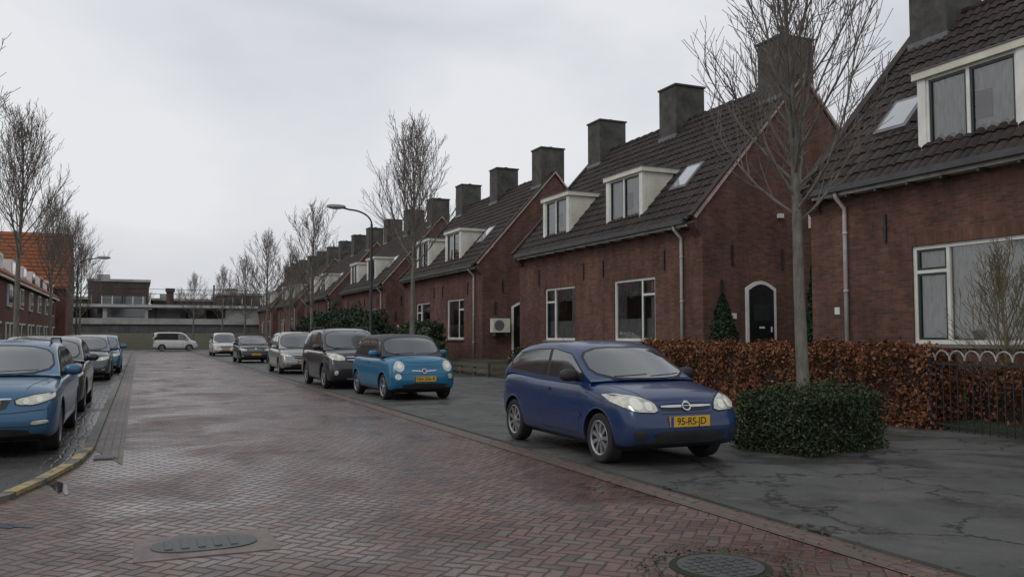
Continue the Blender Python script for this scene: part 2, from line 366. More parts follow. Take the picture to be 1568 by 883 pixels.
# manholes
m=MB()
m.box(.0,.95,6.25,6.95,-.02,.006,1)
n=28
m.prism([(.47+.36*math.copysign(abs(math.cos(a))**.8,math.cos(a)),6.6+.22*math.copysign(abs(math.sin(a))**.8,math.sin(a))) for a in [2*pi*i/n for i in range(n)]],'z',-.01,.014,0)
for k in range(5):
    m.box(.2+.11*k,.25+.11*k,6.47,6.73,.01,.020,0)
m.obj('manhole_cover',[IRON,simple('worn_concrete',(.14,.115,.10),.6,var=.45,ns=5)])
m=MB()
m.prism([(3.5+.33*math.cos(a),4.62+.33*math.sin(a)) for a in [2*pi*i/n for i in range(n)]],'z',-.01,.006,1)
m.prism([(3.5+.28*math.cos(a),4.62+.28*math.sin(a)) for a in [2*pi*i/n for i in range(n)]],'z',-.01,.014,0)
for i in range(-3,4):
    for j in range(-3,4):
        if i*i+j*j<11: m.box(3.47+i*.07,3.51+i*.07,4.59+j*.07,4.63+j*.07,.01,.019,0)
m.obj('manhole_cover',[IRON,groundmat('moss',(.035,.045,.018),(.06,.05,.035),9)])
m=MB(); m.box(-.47,-.2,11.55,11.95,0,.016); 
for k in range(6): m.box(-.45+.04*k,-.43+.04*k,11.6,11.9,.01,.022)
m.obj('storm_drain',IRON)
# ------------------------------------------------------------------ houses
FX=13.5;RX=17.0;BX=20.5;RZ=8.77;G=.3;LN=11.7
EX=13.25;EZ=4.54
def roofz(x): return EZ+1.128*(x-EX)
def house_parts(windows,dormers,skyl,anch,pipes,bright):
    P={}
    m=MB()
    ys=sorted(set([0,LN]+[q for w_ in windows for q in w_[:2]])); z0w,z1w=1.35,3.2
    zs=[G,z0w,z1w,4.8]
    for a,b in zip(ys[:-1],ys[1:]):
        for c,d in zip(zs[:-1],zs[1:]):
            hole=any(abs(a-w_[0])<1e-6 for w_ in windows) and c==z0w
            if not hole: m.face([(FX,a,c),(FX,a,d),(FX,b,d),(FX,b,c)])
            else:
                D=FX+.12
                m.face([(FX,a,c),(D,a,c),(D,a,d),(FX,a,d)]);m.face([(FX,b,c),(FX,b,d),(D,b,d),(D,b,c)])
                m.face([(FX,a,d),(D,a,d),(D,b,d),(FX,b,d)]);m.face([(FX,a,c),(FX,b,c),(D,b,c),(D,a,c)])
    gp=[(FX,G),(BX,G),(BX,roofz(FX)-.05),(RX,RZ-.07),(FX,roofz(FX)-.05)]
    m.face([(x,0,z) for x,z in gp]); m.face([(x,LN,z) for x,z in reversed(gp)])
    m.face([(BX,0,G),(BX,LN,G),(BX,LN,4.8),(BX,0,4.8)])
    for y in (0,LN-.32):
        m.prism([(13.23,4.46),(FX+.002,4.10),(FX+.002,4.78),(13.30,4.57)],'y',y-.004 if y==0 else y,y+.32 if y==0 else y+.324)
    P['walls']=m.mesh('walls',[BRICK])
    m=MB()
    for w_ in windows: m.box(FX-.004,FX+.06,w_[0]-.08,w_[1]+.08,3.2,3.41)
    P['brick_lintels']=m.mesh('brick_lintels',[SOLD])
    SL=5.653; m=MB(); p=SL/17; dx=3.75/SL; dz=4.23/SL; nx,nz_=-dz,dx
    yy=np.arange(0,LN+.001,LN/(54*6)); 
    rows=[]
    for r in range(17):
        rows.append((r*p-.02,.052)); rows.append(((r+1)*p-.02,.020))
    rng=random.Random(3)
    for ri,(s_,o) in enumerate(rows):
        rr=random.Random(ri//2*7+1); jj=[rr.uniform(-.007,.007) for _ in range(60)]
        for q in yy:
            ci=int(q/.2167); wv=abs(math.sin(pi*q/.2167))**.6*.055
            sag=.02*math.sin(q*.8+1)*math.sin(s_*.6)
            oo=o+wv+jj[min(ci,59)]+sag; m.v.append((EX+s_*dx+nx*oo,q,EZ+s_*dz+nz_*oo))
    ny=len(yy)
    for r in range(len(rows)-1):
        for q in range(ny-1):
            a=r*ny+q; m.f.append((a,a+ny,a+ny+1,a+1)); m.m.append(0)
    m.face([(RX,0,RZ),(BX+.3,0,4.48),(BX+.3,LN,4.48),(RX,LN,RZ)])
    for k in range(26):
        y=k*.45; zz=rng.uniform(-.012,.012); m.tube([(RX,y,RZ+.03+zz),(RX,min(LN,y+.44),RZ+.015+zz)],[.12,.10],8)
    P['roof']=m.mesh('roof',[TILE])
    m=MB()
    for ya,yb in ((-.07,.10),(LN-.10,LN+.07)):
        m.prism([(13.27,4.57),(RX,RZ+.02),(RX,RZ+.13),(13.20,4.64)],'y',ya,yb)
        m.prism([(BX+.3,4.46),(BX+.32,4.57),(RX+.001,RZ+.13),(RX+.001,RZ+.02)],'y',ya,yb)
    P['verges']=m.mesh('verges',[VERGE])
    m=MB()
    for ya,yb in ((-.09,.14),(LN-.14,LN+.09)):
        m.prism([(13.15,4.61),(RX,RZ+.135),(RX,RZ+.165),(13.12,4.65)],'y',ya,yb)
    P['verge_caps']=m.mesh('verge_caps',[TILE])
    m=MB(); m.box(13.10,13.25,.33,LN-.33,4.47,4.59,0); m.box(13.25,FX,.32,LN-.32,4.405,4.44,1); m.box(13.235,13.26,.33,LN-.33,4.40,4.47,1)
    y=.6
    while y<LN-.5:
        m.box(13.20,13.45,y,y+.05,4.34,4.40,0); y+=.75
    P['gutter']=m.mesh('gutter',[GUT,SOFF])
    m=MB()
    for yc in (.70,5.85,LN-.70):
        m.box(16.42,17.58,yc-.5,yc+.5,7.7,9.95,0); m.box(16.38,17.62,yc-.54,yc+.54,9.95,10.01,1); m.box(16.38,17.62,yc-.54,yc+.54,8.1,8.30,2)
        for q in (-.25,.25): m.tube([(17,yc+q,10.01),(17,yc+q,10.08)],[.11,.10],10,1)
    P['chimneys']=m.mesh('chimneys',[CHIM,DARK,LEAD])
    fr=MB();gr=MB();gl=MB();cu=MB();rm=MB();si=MB()
    def win(x,a,b,z0,z1,split,trans,cstyle,fw=.075):
        fr.box(x,x+.08,a,b,z1-fw,z1);fr.box(x,x+.08,a,b,z0,z0+fw);fr.box(x,x+.08,a,a+fw,z0+fw,z1-fw);fr.box(x,x+.08,b-fw,b,z0+fw,z1-fw)
        edges=[a+fw]+[a+(b-a)*s_ for s_ in split]+[b-fw]
        for s_ in edges[1:-1]: fr.box(x+.003,x+.08,s_-.035,s_+.035,z0+fw,z1-fw)
        for i in range(len(edges)-1):
            c=edges[i]+(.035 if i>0 else 0); d=edges[i+1]-(.035 if i<len(edges)-2 else 0)
            zl=[z0+fw,z1-fw]
            if trans==i: zl=[z0+fw,z1-fw-.42,z1-fw]; fr.box(x+.004,x+.08,c,d,z1-fw-.45,z1-fw-.39)
            for k in range(len(zl)-1):
                e0=zl[k]+(.03 if k else 0); e1=zl[k+1]-(.03 if (len(zl)==3 and k==0) else 0); t=.045
                if trans==i or trans==-2:
                    gr.box(x+.02,x+.07,c,d,e1-t,e1);gr.box(x+.02,x+.07,c,d,e0,e0+t);gr.box(x+.02,x+.07,c,c+t,e0+t,e1-t);gr.box(x+.02,x+.07,d-t,d,e0+t,e1-t)
                gl.face([(x+.05,c,e0),(x+.05,c,e1),(x+.05,d,e1),(x+.05,d,e0)])
        xb=x+.115
        def wavy(a_,b_,za,zb,mt):
            N=max(6,int((b_-a_)/.035))
            for k in range(N):
                q0=lerp(a_,b_,k/N);q1=lerp(a_,b_,(k+1)/N); o0=.018*math.sin(q0*42);o1=.018*math.sin(q1*42)
                cu.face([(xb+o0,q0,za),(xb+o0,q0,zb),(xb+o1,q1,zb),(xb+o1,q1,za)],mt)
        if cstyle=='half':
            wavy(a,b,z0,z0+(z1-z0)*.36,0); zc=z0+(z1-z0)*.36; wavy(b-.55,b,zc,z1,1); wavy(a,a+.45,zc,z1,0); wavy(a+.45,b-.55,z1-.5,z1,1)
        elif cstyle=='full': wavy(a,b,z0,z1,0)
        elif cstyle=='sides': wavy(a,a+(b-a)*.30,z0,z1,0); wavy(b-(b-a)*.40,b,z0,z1,0); wavy(a+(b-a)*.30,b-(b-a)*.40,z1-.5,z1,0); wavy(a+(b-a)*.30,b-(b-a)*.40,z0,z0+.35,0)
        X=x+.9
        rm.face([(X,a-.1,z0-.1),(X,a-.1,z1+.1),(X,b+.1,z1+.1),(X,b+.1,z0-.1)])
        rm.face([(x+.09,a,z0),(x+.09,a,z1),(X,a-.1,z1+.1),(X,a-.1,z0-.1)]);rm.face([(x+.09,b,z0),(x+.09,b,z1),(X,b+.1,z1+.1),(X,b+.1,z0-.1)])
        rm.face([(x+.09,a,z1),(x+.09,b,z1),(X,b+.1,z1+.1),(X,a-.1,z1+.1)]);rm.face([(x+.09,a,z0),(x+.09,b,z0),(X,b+.1,z0-.1),(X,a-.1,z0-.1)])
    for (a,b,spl,tr,cs) in windows:
        win(FX+.04,a,b,z0w,z1w,spl,tr,cs); si.box(FX-.07,FX+.10,a-.06,b+.06,z0w-.07,z0w-.002)
    dm=MB()
    for (a,b,cs) in dormers:
        xf=13.64; zb=4.98; zt=6.40
        win(xf+.03,a+.18,b-.18,zb+.05,zt,[.52],-2,cs,.05)
        for (c,d) in ((a,a+.18),(b-.18,b)): dm.box(xf,xf+.09,c,d,zb,zt,0)
        dm.box(xf-.02,xf+.09,a,b,zb-.10,zb+.05,1)
        dm.box(xf-.06,15.28,a-.08,b+.08,zt,zt+.14,2); dm.box(xf-.08,15.30,a-.10,b+.10,zt+.14,zt+.165,1)
        for (c,d) in ((a,a+.05),(b-.05,b)): 
            dm.prism([(xf+.09,zb-.15),(xf+.09,zt),(15.05,zt)],'y',c,d,2)
        dm.box(xf-.20,xf,a-.08,b+.08,zb-.16,zb-.13,1)
    P['window_frames']=fr.mesh('window_frames',[WHITE]);P['window_sashes']=gr.mesh('window_sashes',[GREEN]);P['window_glass']=gl.mesh('window_glass',[GLASS])
    P['curtains']=cu.mesh('curtains',[CURT,CURTD]);P['rooms']=rm.mesh('rooms',[INSIDE]);P['window_sills']=si.mesh('window_sills',[SILL])
    P['dormers']=dm.mesh('dormers',[WHITE,LEAD,CREAM])
    m=MB()
    for yc in skyl:
        def sp(s_,y,o): return (EX+s_*dx+nx*o,y,EZ+s_*dz+nz_*o)
        def slab(s0,s1,ya,yb,o0,o1,mt):
            A=[sp(s0,ya,o0),sp(s1,ya,o0),sp(s1,yb,o0),sp(s0,yb,o0)];B=[sp(s0,ya,o1),sp(s1,ya,o1),sp(s1,yb,o1),sp(s0,yb,o1)]
            m.face(B,mt)
            for i in range(4): j=(i+1)%4; m.face([A[i],A[j],B[j],B[i]],mt)
        slab(1.48,2.53,yc-.42,yc+.42,0,.15,0); slab(1.58,2.43,yc-.32,yc+.32,.1,.157,1)
    P['skylight']=m.mesh('skylight',[LEAD,SKYL])
    m=MB()
    for y in anch:
        m.box(FX-.04,FX,y-.028,y+.028,3.35,3.9,0); m.box(FX-.05,FX-.04,y-.05,y+.05,3.58,3.66,0)
    for (x,z) in ((14.45,3.65),(16.15,3.6),(14.1,2.7)):
        m.box(x-.028,x+.028,-.04,0,z-.28,z+.28,0)
    P['wall_anchors']=m.mesh('wall_anchors',[DARK])
    m=MB()
    for y in pipes:
        m.tube([(13.18,y,4.48),(13.20,y,4.36),(FX-.07,y,4.15),(FX-.07,y,4.0),(FX-.07,y,.5)],.045,8)
        for z in (1.2,2.4,3.6): m.tube([(FX-.07,y,z),(FX-.07,y,z+.05)],.055,8)
    P['downpipe']=m.mesh('downpipe',[PIPE],True)
    m=MB(); xa,xb=14.87,15.88; zt=2.78
    def arch(x0,x1,z0,z1,r,n=8): return [(x0,z0),(x1,z0)]+[(lerp(x1,x0,i/n),z1+r*math.sin(pi*i/n)) for i in range(n+1)]
    m.prism(arch(xa,xb,.62,zt,.2),'y',-.05,.0,1)
    m.prism(arch(xa+.09,xb-.09,.66,zt-.06,.17),'y',-.056,-.03,0)
    m.box(xa+.25,xb-.25,-.062,-.05,1.9,2.35,2); m.box(xa+.25,xb-.25,-.062,-.05,.95,1.6,0)
    m.box(xb-.2,xb-.17,-.08,-.05,1.6,1.75,3); m.box(xa+.42,xb-.42,-.066,-.05,1.7,1.75,3)
    m.box(xa-.2,xb+.2,-.9,-.06,.3,.62,4)
    m.box(17.1,17.62,-.05,0,4.5,5.55,1); m.box(17.17,17.55,-.056,-.04,4.57,5.48,3)
    m.box(16.0,16.12,-.14,0,4.72,4.84,1); m.box(14.42,14.56,-.03,0,1.95,2.1,1)
    P['side_door']=m.mesh('side_door',[DOORM,WHITE,CGLASS,CURT,SILL])
    return P
PA=house_parts([(2.25,4.55,[.32],0,'half'),(7.15,9.45,[.68],1,'half')],[(3.1,5.25,'sides'),(7.85,9.9,'sides')],[2.05],[1.75,5.2,6.5,9.95],[.85],False)
PB=house_parts([(1.8,4.4,[.32],0,'half'),(6.35,9.05,[.72],1,'full')],[(2.1,4.3,'sides'),(6.75,8.95,'sides')],[10.10],[1.4,5.3,5.9,9.65],[10.65],True)
for k in range(7):
    e_=empty('brick_house',(0,18.4+15.65*(k-1),0)); P=PB if k==0 else PA
    for nme,me in P.items(): link(bpy.data.objects.new(nme,me),e_)
    m=MB()
    m.box(FX-.02,FX,10.9,11.03,1.95,2.10,0) if k==0 else m.box(14.2,14.32,-.02,0,2.0,2.16,0)
    m.obj('house_number',[WHITE],e_)
    if k==2:
        m=MB(); m.box(13.85,14.65,-.36,-.04,1.65,2.25,0)
        m.prism([(14.15+.23*math.cos(a),1.95+.23*math.sin(a)) for a in [2*pi*i/20 for i in range(20)]],'y',-.37,-.355,1)
        m.box(13.95,14.0,-.3,0,1.5,1.65,1);m.box(14.5,14.55,-.3,0,1.5,1.65,1)
        m.obj('air_conditioner',[CREAM,LEAD],e_)
FW=simple('fence_wood',(.07,.055,.042),.85,var=.4)
for k in range(6):
    y0=18.4+15.65*(k-1)+LN
    m=MB(); y=y0+.05
    while y<y0+3.85: m.box(17.6,17.63,y,y+.13,.45,2.3+random.uniform(-.02,.02)); y+=.14
    m.box(17.63,17.68,y0,y0+3.9,.8,.9);m.box(17.63,17.68,y0,y0+3.9,1.9,2.0)
    m.obj('garden_fence',FW)
m=MB()
for y in (28.2,29.6,31,32.4): m.box(11.4,11.5,y,y+.1,0,.55)
m.box(11.37,11.4,28.1,32.6,.18,.30);m.box(11.37,11.4,28.1,32.6,.38,.50)
for x in (12.2,13.0): m.box(x,x+.1,28.05,28.15,.1,.7)
m.box(11.4,13.2,28.0,28.03,.25,.36);m.box(11.4,13.2,28.0,28.03,.5,.6)
m.obj('low_timber_fence',simple('old_timber',(.12,.10,.075),.85,var=.4))
# ------------------------------------------------------------------ foliage masses
def leaves(name,pos,nrm,size,mat,parent=None,tilt=.9,core=None,corem=None):
    n=len(pos); r=np.random.normal(size=(n,3))*tilt+nrm; r/=np.linalg.norm(r,axis=1)[:,None]
    a=np.random.normal(size=(n,3)); u=np.cross(r,a); u/=np.linalg.norm(u,axis=1)[:,None]; v=np.cross(r,u)
    s_=size*np.random.uniform(.6,1.3,(n,1))
    V=np.stack([pos-u*s_,pos-v*s_*.55+r*s_*.12,pos+u*s_,pos+v*s_*.55+r*s_*.12],1).reshape(-1,3)
    F=np.arange(n*4).reshape(-1,4)
    me=bpy.data.meshes.new(name); 
    vv=V.tolist(); ff=F.tolist(); mi=[0]*n
    if core:
        b=len(vv); vv+=core[0]; ff+=[[b+i for i in f] for f in core[1]]; mi+=[1]*len(core[1])
    me.from_pydata(vv,[],ff); me.materials.append(mat)
    if core: me.materials.append(corem)
    me.polygons.foreach_set('material_index',mi)
    o=bpy.data.objects.new(name,me); return link(o,parent)
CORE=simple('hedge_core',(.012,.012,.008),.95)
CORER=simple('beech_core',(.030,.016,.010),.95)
def leafbox(name,cx,cy,z0,sx,sy,h,n,size,mat,rz=0,corem=CORE,jit=.07,bulge=.06):
    A=[sy*h,sy*h,sx*h,sx*h,sx*sy]; A=np.array(A)/sum(A); fc=np.random.choice(5,n,p=A)
    a=np.random.uniform(-1,1,n);b=np.random.uniform(-1,1,n)
    P=np.zeros((n,3));N=np.zeros((n,3))
    for f,(ax,sg) in enumerate(((0,-1),(0,1),(1,-1),(1,1),(2,1))):
        q=fc==f; k=q.sum()
        if ax==0: P[q]=np.stack([np.full(k,sg*1.),a[q],b[q]],1)
        elif ax==1: P[q]=np.stack([a[q],np.full(k,sg*1.),b[q]],1)
        else: P[q]=np.stack([a[q],b[q],np.full(k,1.)],1)
        N[q,ax]=sg
    over=np.clip(P[:,2],.72,1)-.72
    P[:,0]*=1-over*over*1.2*(np.abs(P[:,0])>.8); 
    dims=np.array([sx/2,sy/2,h/2]); P=P*dims
    lump=bulge*(np.sin(P[:,0]*5.1+P[:,2]*4)+np.sin(P[:,1]*4.3+1+P[:,2]*3)+np.sin(P[:,1]*11+P[:,0]*9))[:,None]/2
    P=P+N*(np.random.normal(0,jit*.6,(n,1))-jit*.3+lump)
    P[:,2]+=h/2; P[:,2]=np.maximum(P[:,2],.02)
    c,s_=math.cos(rz),math.sin(rz)
    R=np.array([[c,-s_,0],[s_,c,0],[0,0,1]]); P=P@R.T; N=N@R.T
    P+=np.array([cx,cy,z0])
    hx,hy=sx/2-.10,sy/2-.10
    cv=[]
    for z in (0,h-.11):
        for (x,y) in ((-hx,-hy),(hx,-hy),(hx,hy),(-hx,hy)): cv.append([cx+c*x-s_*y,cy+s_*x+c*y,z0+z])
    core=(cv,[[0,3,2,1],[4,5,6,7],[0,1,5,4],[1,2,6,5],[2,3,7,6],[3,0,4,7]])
    return leaves(name,P,N,size,mat,core=core,corem=corem)
leafbox('beech_hedge',11.75,14.0,.02,.62,8.6,1.27,26000,.040,BEECH,corem=CORER,bulge=.09)
leafbox('beech_hedge',12.3,7.6,.1,.5,4.2,.85,7000,.042,BEECH,corem=CORER,jit=.14)
leafbox('box_hedge',8.12,8.78,.03,1.62,1.15,.74,17000,.024,BOX,rz=.22,jit=.11,bulge=.06)
leafbox('green_hedge',11.6,36.4,.03,.9,3.4,2.0,5000,.06,CYP,jit=.15)
leafbox('green_hedge',10.6,44.5,.03,.9,9,1.55,7000,.07,BOX,jit=.15)
leafbox('green_hedge',11.8,23.5,.1,.6,6,.9,5000,.05,BOX,jit=.1)
def blob(name,c,r,n,size,mat,cone=False):
    d=np.random.normal(size=(n,3)); d/=np.linalg.norm(d,axis=1)[:,None]
    lump=1+.13*np.sin(d[:,0]*6+c[0])*np.cos(d[:,1]*5+d[:,2]*7)+.1*np.sin(d[:,2]*11+d[:,0]*8)
    P=d*lump[:,None]*np.random.uniform(.72,1.05,(n,1))
    if cone:
        t=np.random.uniform(0,1,n)**.8; a=np.random.uniform(0,2*pi,n); rr=(1-t)**.75*np.minimum(1,.75+t*2)*np.random.uniform(.75,1.08,n)*(1+.12*np.sin(a*5+t*9))
        P=np.stack([rr*np.cos(a),rr*np.sin(a),t*2-1],1); d=np.stack([np.cos(a),np.sin(a),np.full(n,.5)],1)
    P=P*np.array(r)+np.array(c)
    cv=[];cf=[]
    nu,nv=10,6
    for i in range(nv+1):
        t=i/nv
        for j in range(nu):
            a=2*pi*j/nu
            if cone: q=.78*(1-t)**.75*min(1,.75+t*2); cv.append([c[0]+r[0]*q*math.cos(a),c[1]+r[1]*q*math.sin(a),c[2]+r[2]*(t*1.9-1)])
            else:
                ph=-pi/2+pi*t; cv.append([c[0]+.74*r[0]*math.cos(ph)*math.cos(a),c[1]+.74*r[1]*math.cos(ph)*math.sin(a),c[2]+.74*r[2]*math.sin(ph)])
    for i in range(nv):
        for j in range(nu): cf.append([i*nu+j,i*nu+(j+1)%nu,(i+1)*nu+(j+1)%nu,(i+1)*nu+j])
    return leaves(name,P,d,size,mat,core=(cv,cf),corem=CORE)
blob('conifer_shrub',(12.75,16.6,1.35),(.58,.58,1.15),6500,.045,CYP,True)
blob('conifer_shrub',(14.7,15.6,1.9),(.38,.38,1.7),6000,.05,CYP,True)
for i,(x,y,z,rx,ry,rz_) in enumerate(((9.4,38,1.3,1.3,1.7,1.5),(9.2,42,1.35,1.4,2.0,1.6),(9.0,46.5,1.3,1.4,2,1.5),(10.2,33.5,.8,1.1,1.6,1.0))): blob('garden_shrub',(x,y,z),(rx,ry,rz_),6000,.08,CYP if i<3 else BOX)
n=420; a=np.random.uniform(0,2*pi,n); rr=.33+np.abs(np.random.normal(0,.09,n)); P=np.stack([3.5+rr*1.25*np.cos(a),4.62+rr*np.sin(a),np.full(n,.015)],1)
leaves('weeds',P,np.tile([0,0,1.2],(n,1)),.014,BOX,tilt=.6)
# ------------------------------------------------------------------ bare trees
def tree_mesh(name,seed,H,clear,R0,spread,nb=30,ns=8,nt_=5,mats=(BARK,TWIG),lean=(0,0),twr=.004,inc0=46,inc1=14,topf=.42):
    rg=random.Random(seed); m=MB()
    tr=[];N=12
    for i in range(N+1):
        t=i/N; tr.append(Vector((lean[0]*t*H+.05*math.sin(t*7+seed)*t,lean[1]*t*H+.04*math.cos(t*6+seed)*t,t*H)))
    def tp(t):
        f=t*N;i=min(N-1,int(f)); return tr[i].lerp(tr[i+1],f-i)
    def rad(t): return R0*(1.25-.4*min(1,t/.06))*(1-.1*t) if t<.06 else R0*.85*(1-t)**.75+.008
    m.tube(tr,[rad(i/N) for i in range(N+1)],10,0)
    def grow(p,d,L,r,lv):
        n=6 if lv==1 else (4 if lv==2 else 3); pts=[p];q=p.copy();d=d.normalized(); ds=[d]
        for k in range(n):
            d=(d+Vector((rg.uniform(-1,1),rg.uniform(-1,1),rg.uniform(-.6,1)))*.11+Vector((0,0,.14 if lv==1 else (.16 if lv==2 else .08)))).normalized()
            q=q+d*(L/n); pts.append(q.copy()); ds.append(d)
        m.tube(pts,[max(twr,r*(1-.78*k/n)) for k in range(n+1)],6 if lv==1 else (4 if lv==2 else 3),0 if lv==1 else 1,cap=False)
        if lv<3:
            cnt=ns if lv==1 else nt_
            for c in range(cnt):
                t=.15+.83*(c+rg.random())/cnt; f=min(t,.99)*n; i=int(f); pp=pts[i].lerp(pts[i+1],f-i); dd=ds[i+1]
                ax=Vector((rg.uniform(-1,1),rg.uniform(-1,1),rg.uniform(-1,1))).cross(dd)
                if ax.length<.1: continue
                nd=Matrix.Rotation(math.radians(rg.uniform(20,42)),3,ax.normalized())@dd
                grow(pp,nd,L*(.48 if lv==1 else .55)*(1.1-.5*t)*rg.uniform(.7,1.2),r*(.45),lv+1)
    for b in range(nb):
        u=(b+rg.random()*.6)/nb; t=clear+(1-clear)*u*.98; az=b*2.4+rg.uniform(-.3,.3)
        inc=math.radians(lerp(inc0,inc1,u)+rg.uniform(-8,8)); d=Vector((math.sin(inc)*math.cos(az),math.sin(inc)*math.sin(az),math.cos(inc)))
        L=spread*(1.0-(1-topf)*u**1.3)*rg.uniform(.75,1.12)
        grow(tp(t),d,L,max(.011,rad(t)*.42),1)
    return m.mesh(name,list(mats),True)
T1=tree_mesh('tree_a',11,6.6,.45,.10,2.3,40,9,5,lean=(-.035,.0),twr=.0042,inc0=55)
T2=tree_mesh('tree_b',5,7.4,.48,.11,2.7,38,8,5,twr=.0055,inc0=50,inc1=20,topf=.5)
T3=tree_mesh('tree_c',23,7.2,.38,.11,3.0,30,8,4,twr=.008,inc0=62,inc1=20,topf=.45)
def tree(me,x,y,s_=1,rz=0,z=0,name='bare_tree'):
    o=bpy.data.objects.new(name,me); o.location=(x,y,z); o.scale=(s_,s_,s_); o.rotation_euler=(0,0,rz); return link(o)
tree(T1,8.03,8.75,1,0)
tree(T2,8.0,26.2,1,1)
tree(T3,8.0,43.5,1,2)
tree(T3,8.0,60,1.05,3.5); tree(T3,8.2,75,1.0,5); tree(T3,7.5,88,1.0,.6); tree(T3,5.5,100,.95,.6,.5); tree(T3,10.5,66,.95,1.6)
tree(T2,-4.0,35,1.15,2.2); tree(T2,-4.2,50,1.05,4.4); tree(T2,-4.0,62,1.1,.3); tree(T3,-4.2,74,1.05,.9); tree(T2,-4.2,21.5,1.12,3.0)
for i in range(26):
    rr=random.Random(i+3)
    tree(rr.choice([T2,T3,T3]),-42+i*4.9+rr.uniform(-2,2),rr.uniform(122,150),rr.uniform(.75,1.05),rr.uniform(0,6),1.0,'distant_bare_tree')
SH=tree_mesh('bare_shrub',31,2.2,.06,.025,1.5,28,7,4,mats=(YTWIG,YTWIG),twr=.0042)
tree(SH,12.35,9.1,1,0,.2,'bare_shrub'); tree(SH,12.4,7.6,1.0,2,.2,'bare_shrub')
# ------------------------------------------------------------------ iron fence
m=MB(); y=4.2; i=0
while y<9.75:
    m.tube([(11.5,y,0),(11.5,y,1.12)],.011,5); 
    if i%2==0:
        pts_=[(11.5,y+.13-.13*math.cos(pi*k/10),1.12+.15*math.sin(pi*k/10)) for k in range(11)]; m.tube(pts_,.013,5,1)
    y+=.13;i+=1
m.box(11.485,11.515,4.2,9.75,.12,.15);m.box(11.485,11.515,4.2,9.75,1.05,1.08)
for y in (4.2,6.05,7.9,9.75): m.box(11.46,11.54,y-.04,y+.04,0,1.3)
m.obj('iron_fence',[DARK,simple('worn_white_iron',(.33,.33,.32),.6,var=.5,ns=12)],smooth=False)
# ------------------------------------------------------------------ street lamps
LP=simple('lamp_pole',(.035,.04,.04),.45,var=.2);LH=simple('lamp_housing',(.30,.31,.31),.4,var=.2);LC=simple('lamp_cover',(.5,.5,.48),.2,var=.1)
def lamp(x,y,h,sgn,z=0):
    e_=empty('street_lamp',(x,y,z)); m=MB()
    m.tube([(0,0,0),(0,0,1.0),(0,0,1.02),(0,0,h-.5)],[.085,.08,.055,.042],10)
    arc=[(sgn*.75*(1-math.cos(a)),0,h-.5+.45*math.sin(a)) for a in [pi/2*i/8 for i in range(9)]]
    arc.append((sgn*1.0,0,h+.0)); m.tube(arc,.03,8)
    m.obj('pole',LP,e_,True,40)
    m=MB(); m.ellip((sgn*1.22,0,h+.03),(.33,.12,.075),0,pw=.7); m.obj('lamp_head',LH,e_,True)
    m=MB(); m.ellip((sgn*1.25,0,h-.02),(.24,.09,.045),0); m.obj('lamp_glass',LC,e_,True)
lamp(7.2,28.4,5.8,-1); lamp(-3.0,50,5.6,1,.02)
# ------------------------------------------------------------------ left houses and background
e_=empty('brick_house',(0,0,0)); m=MB(); m.box(-16,-7,44,88,0,4.9,0); m.prism([(-15.9,4.9),(-7.1,4.9),(-11.5,8.3)],'y',44.1,87.9); m.obj('walls',BRICK2,e_)
m=MB(); m.prism([(-16.3,4.8),(-11.5,8.55),(-6.7,4.8),(-6.7,4.95),(-11.5,8.75),(-16.3,4.95)],'y',43.8,88.2,0); m.obj('roof',OTILE,e_)
m=MB(); m.box(-6.85,-6.7,43.8,88.2,4.68,4.84,0); m.obj('gutter',CREAM,e_)
m=MB(); y=45.5
while y<86:
    m.box(-7.05,-6.93,y,y+1.0,.1,2.3,0); m.box(-6.94,-6.90,y+.1,y+.9,.15,2.2,1)
    m.box(-7.05,-6.93,y+1.7,y+3.4,.9,2.3,0); m.box(-6.94,-6.90,y+1.8,y+2.5,1.0,2.2,1);m.box(-6.94,-6.90,y+2.6,y+3.3,1.0,2.2,1)
    m.box(-7.05,-6.90,y+.3,y+1.9,3.2,4.5,0); m.box(-6.91,-6.87,y+.4,y+1.05,3.3,4.4,1);m.box(-6.91,-6.87,y+1.15,y+1.8,3.3,4.4,1)
    m.box(-9.0,-7.1,y+2.6,y+4.6,5.0,6.1,0); m.box(-7.11,-7.07,y+2.8,y+4.4,5.2,5.95,1)
    y+=5.4
m.obj('windows_and_doors',[WHITE,CGLASS],e_)
m=MB()
for y in (50,61,72,83): m.box(-11.9,-11.1,y,y+.8,8,9.5)
m.obj('chimneys',BRICK2,e_)
e_=empty('brick_house',(0,0,0)); m=MB(); m.box(-30,-6.3,90,98,0,6.2); 
m.prism([(90,6.2),(98,6.2),(94,11.0)],'x',-30,-6.3); m.obj('walls',BRICK2,e_)
m=MB(); m.prism([(89.6,5.9),(94,11.2),(98.4,5.9),(98.4,6.1),(94,11.5),(89.6,6.1)],'x',-30.2,-6.15)
for k in range(14):
    t=k/14; m.box(-30.2,-6.15,lerp(89.6,94,t)-.06,lerp(89.6,94,t)+.02,lerp(6.1,11.5,t)-.02,lerp(6.1,11.5,t)+.06)
m.obj('roof',OTILE,e_)
m=MB()
for x in (-28,-23,-18,-13,-9): m.box(x,x+1.4,89.9,89.98,3.8,5.2)
m.obj('windows',WHITE,e_)
m=MB()
pr=[(98,0),(99.5,.4),(103,1.5),(104,1.8),(170,1.8)]
for k in range(40):
    a=-80+k*5;b=a+5
    for (y0,z0),(y1,z1) in zip(pr[:-1],pr[1:]): m.face([(a,y0,z0),(b,y0,z0),(b,y1,z1),(a,y1,z1)])
m.obj('railway_embankment',BANK)
PALE=simple('pale_panels',(.42,.43,.43),.6,var=.2,ns=.8)
DKW=simple('dark_wall',(.10,.10,.10),.8,var=.4,ns=.7)
e_=empty('railway_station'); m=MB(); m.box(-30,45,112,118,1.7,2.9,3); m.box(-30,45,111.8,112.1,2.9,3.6,0)
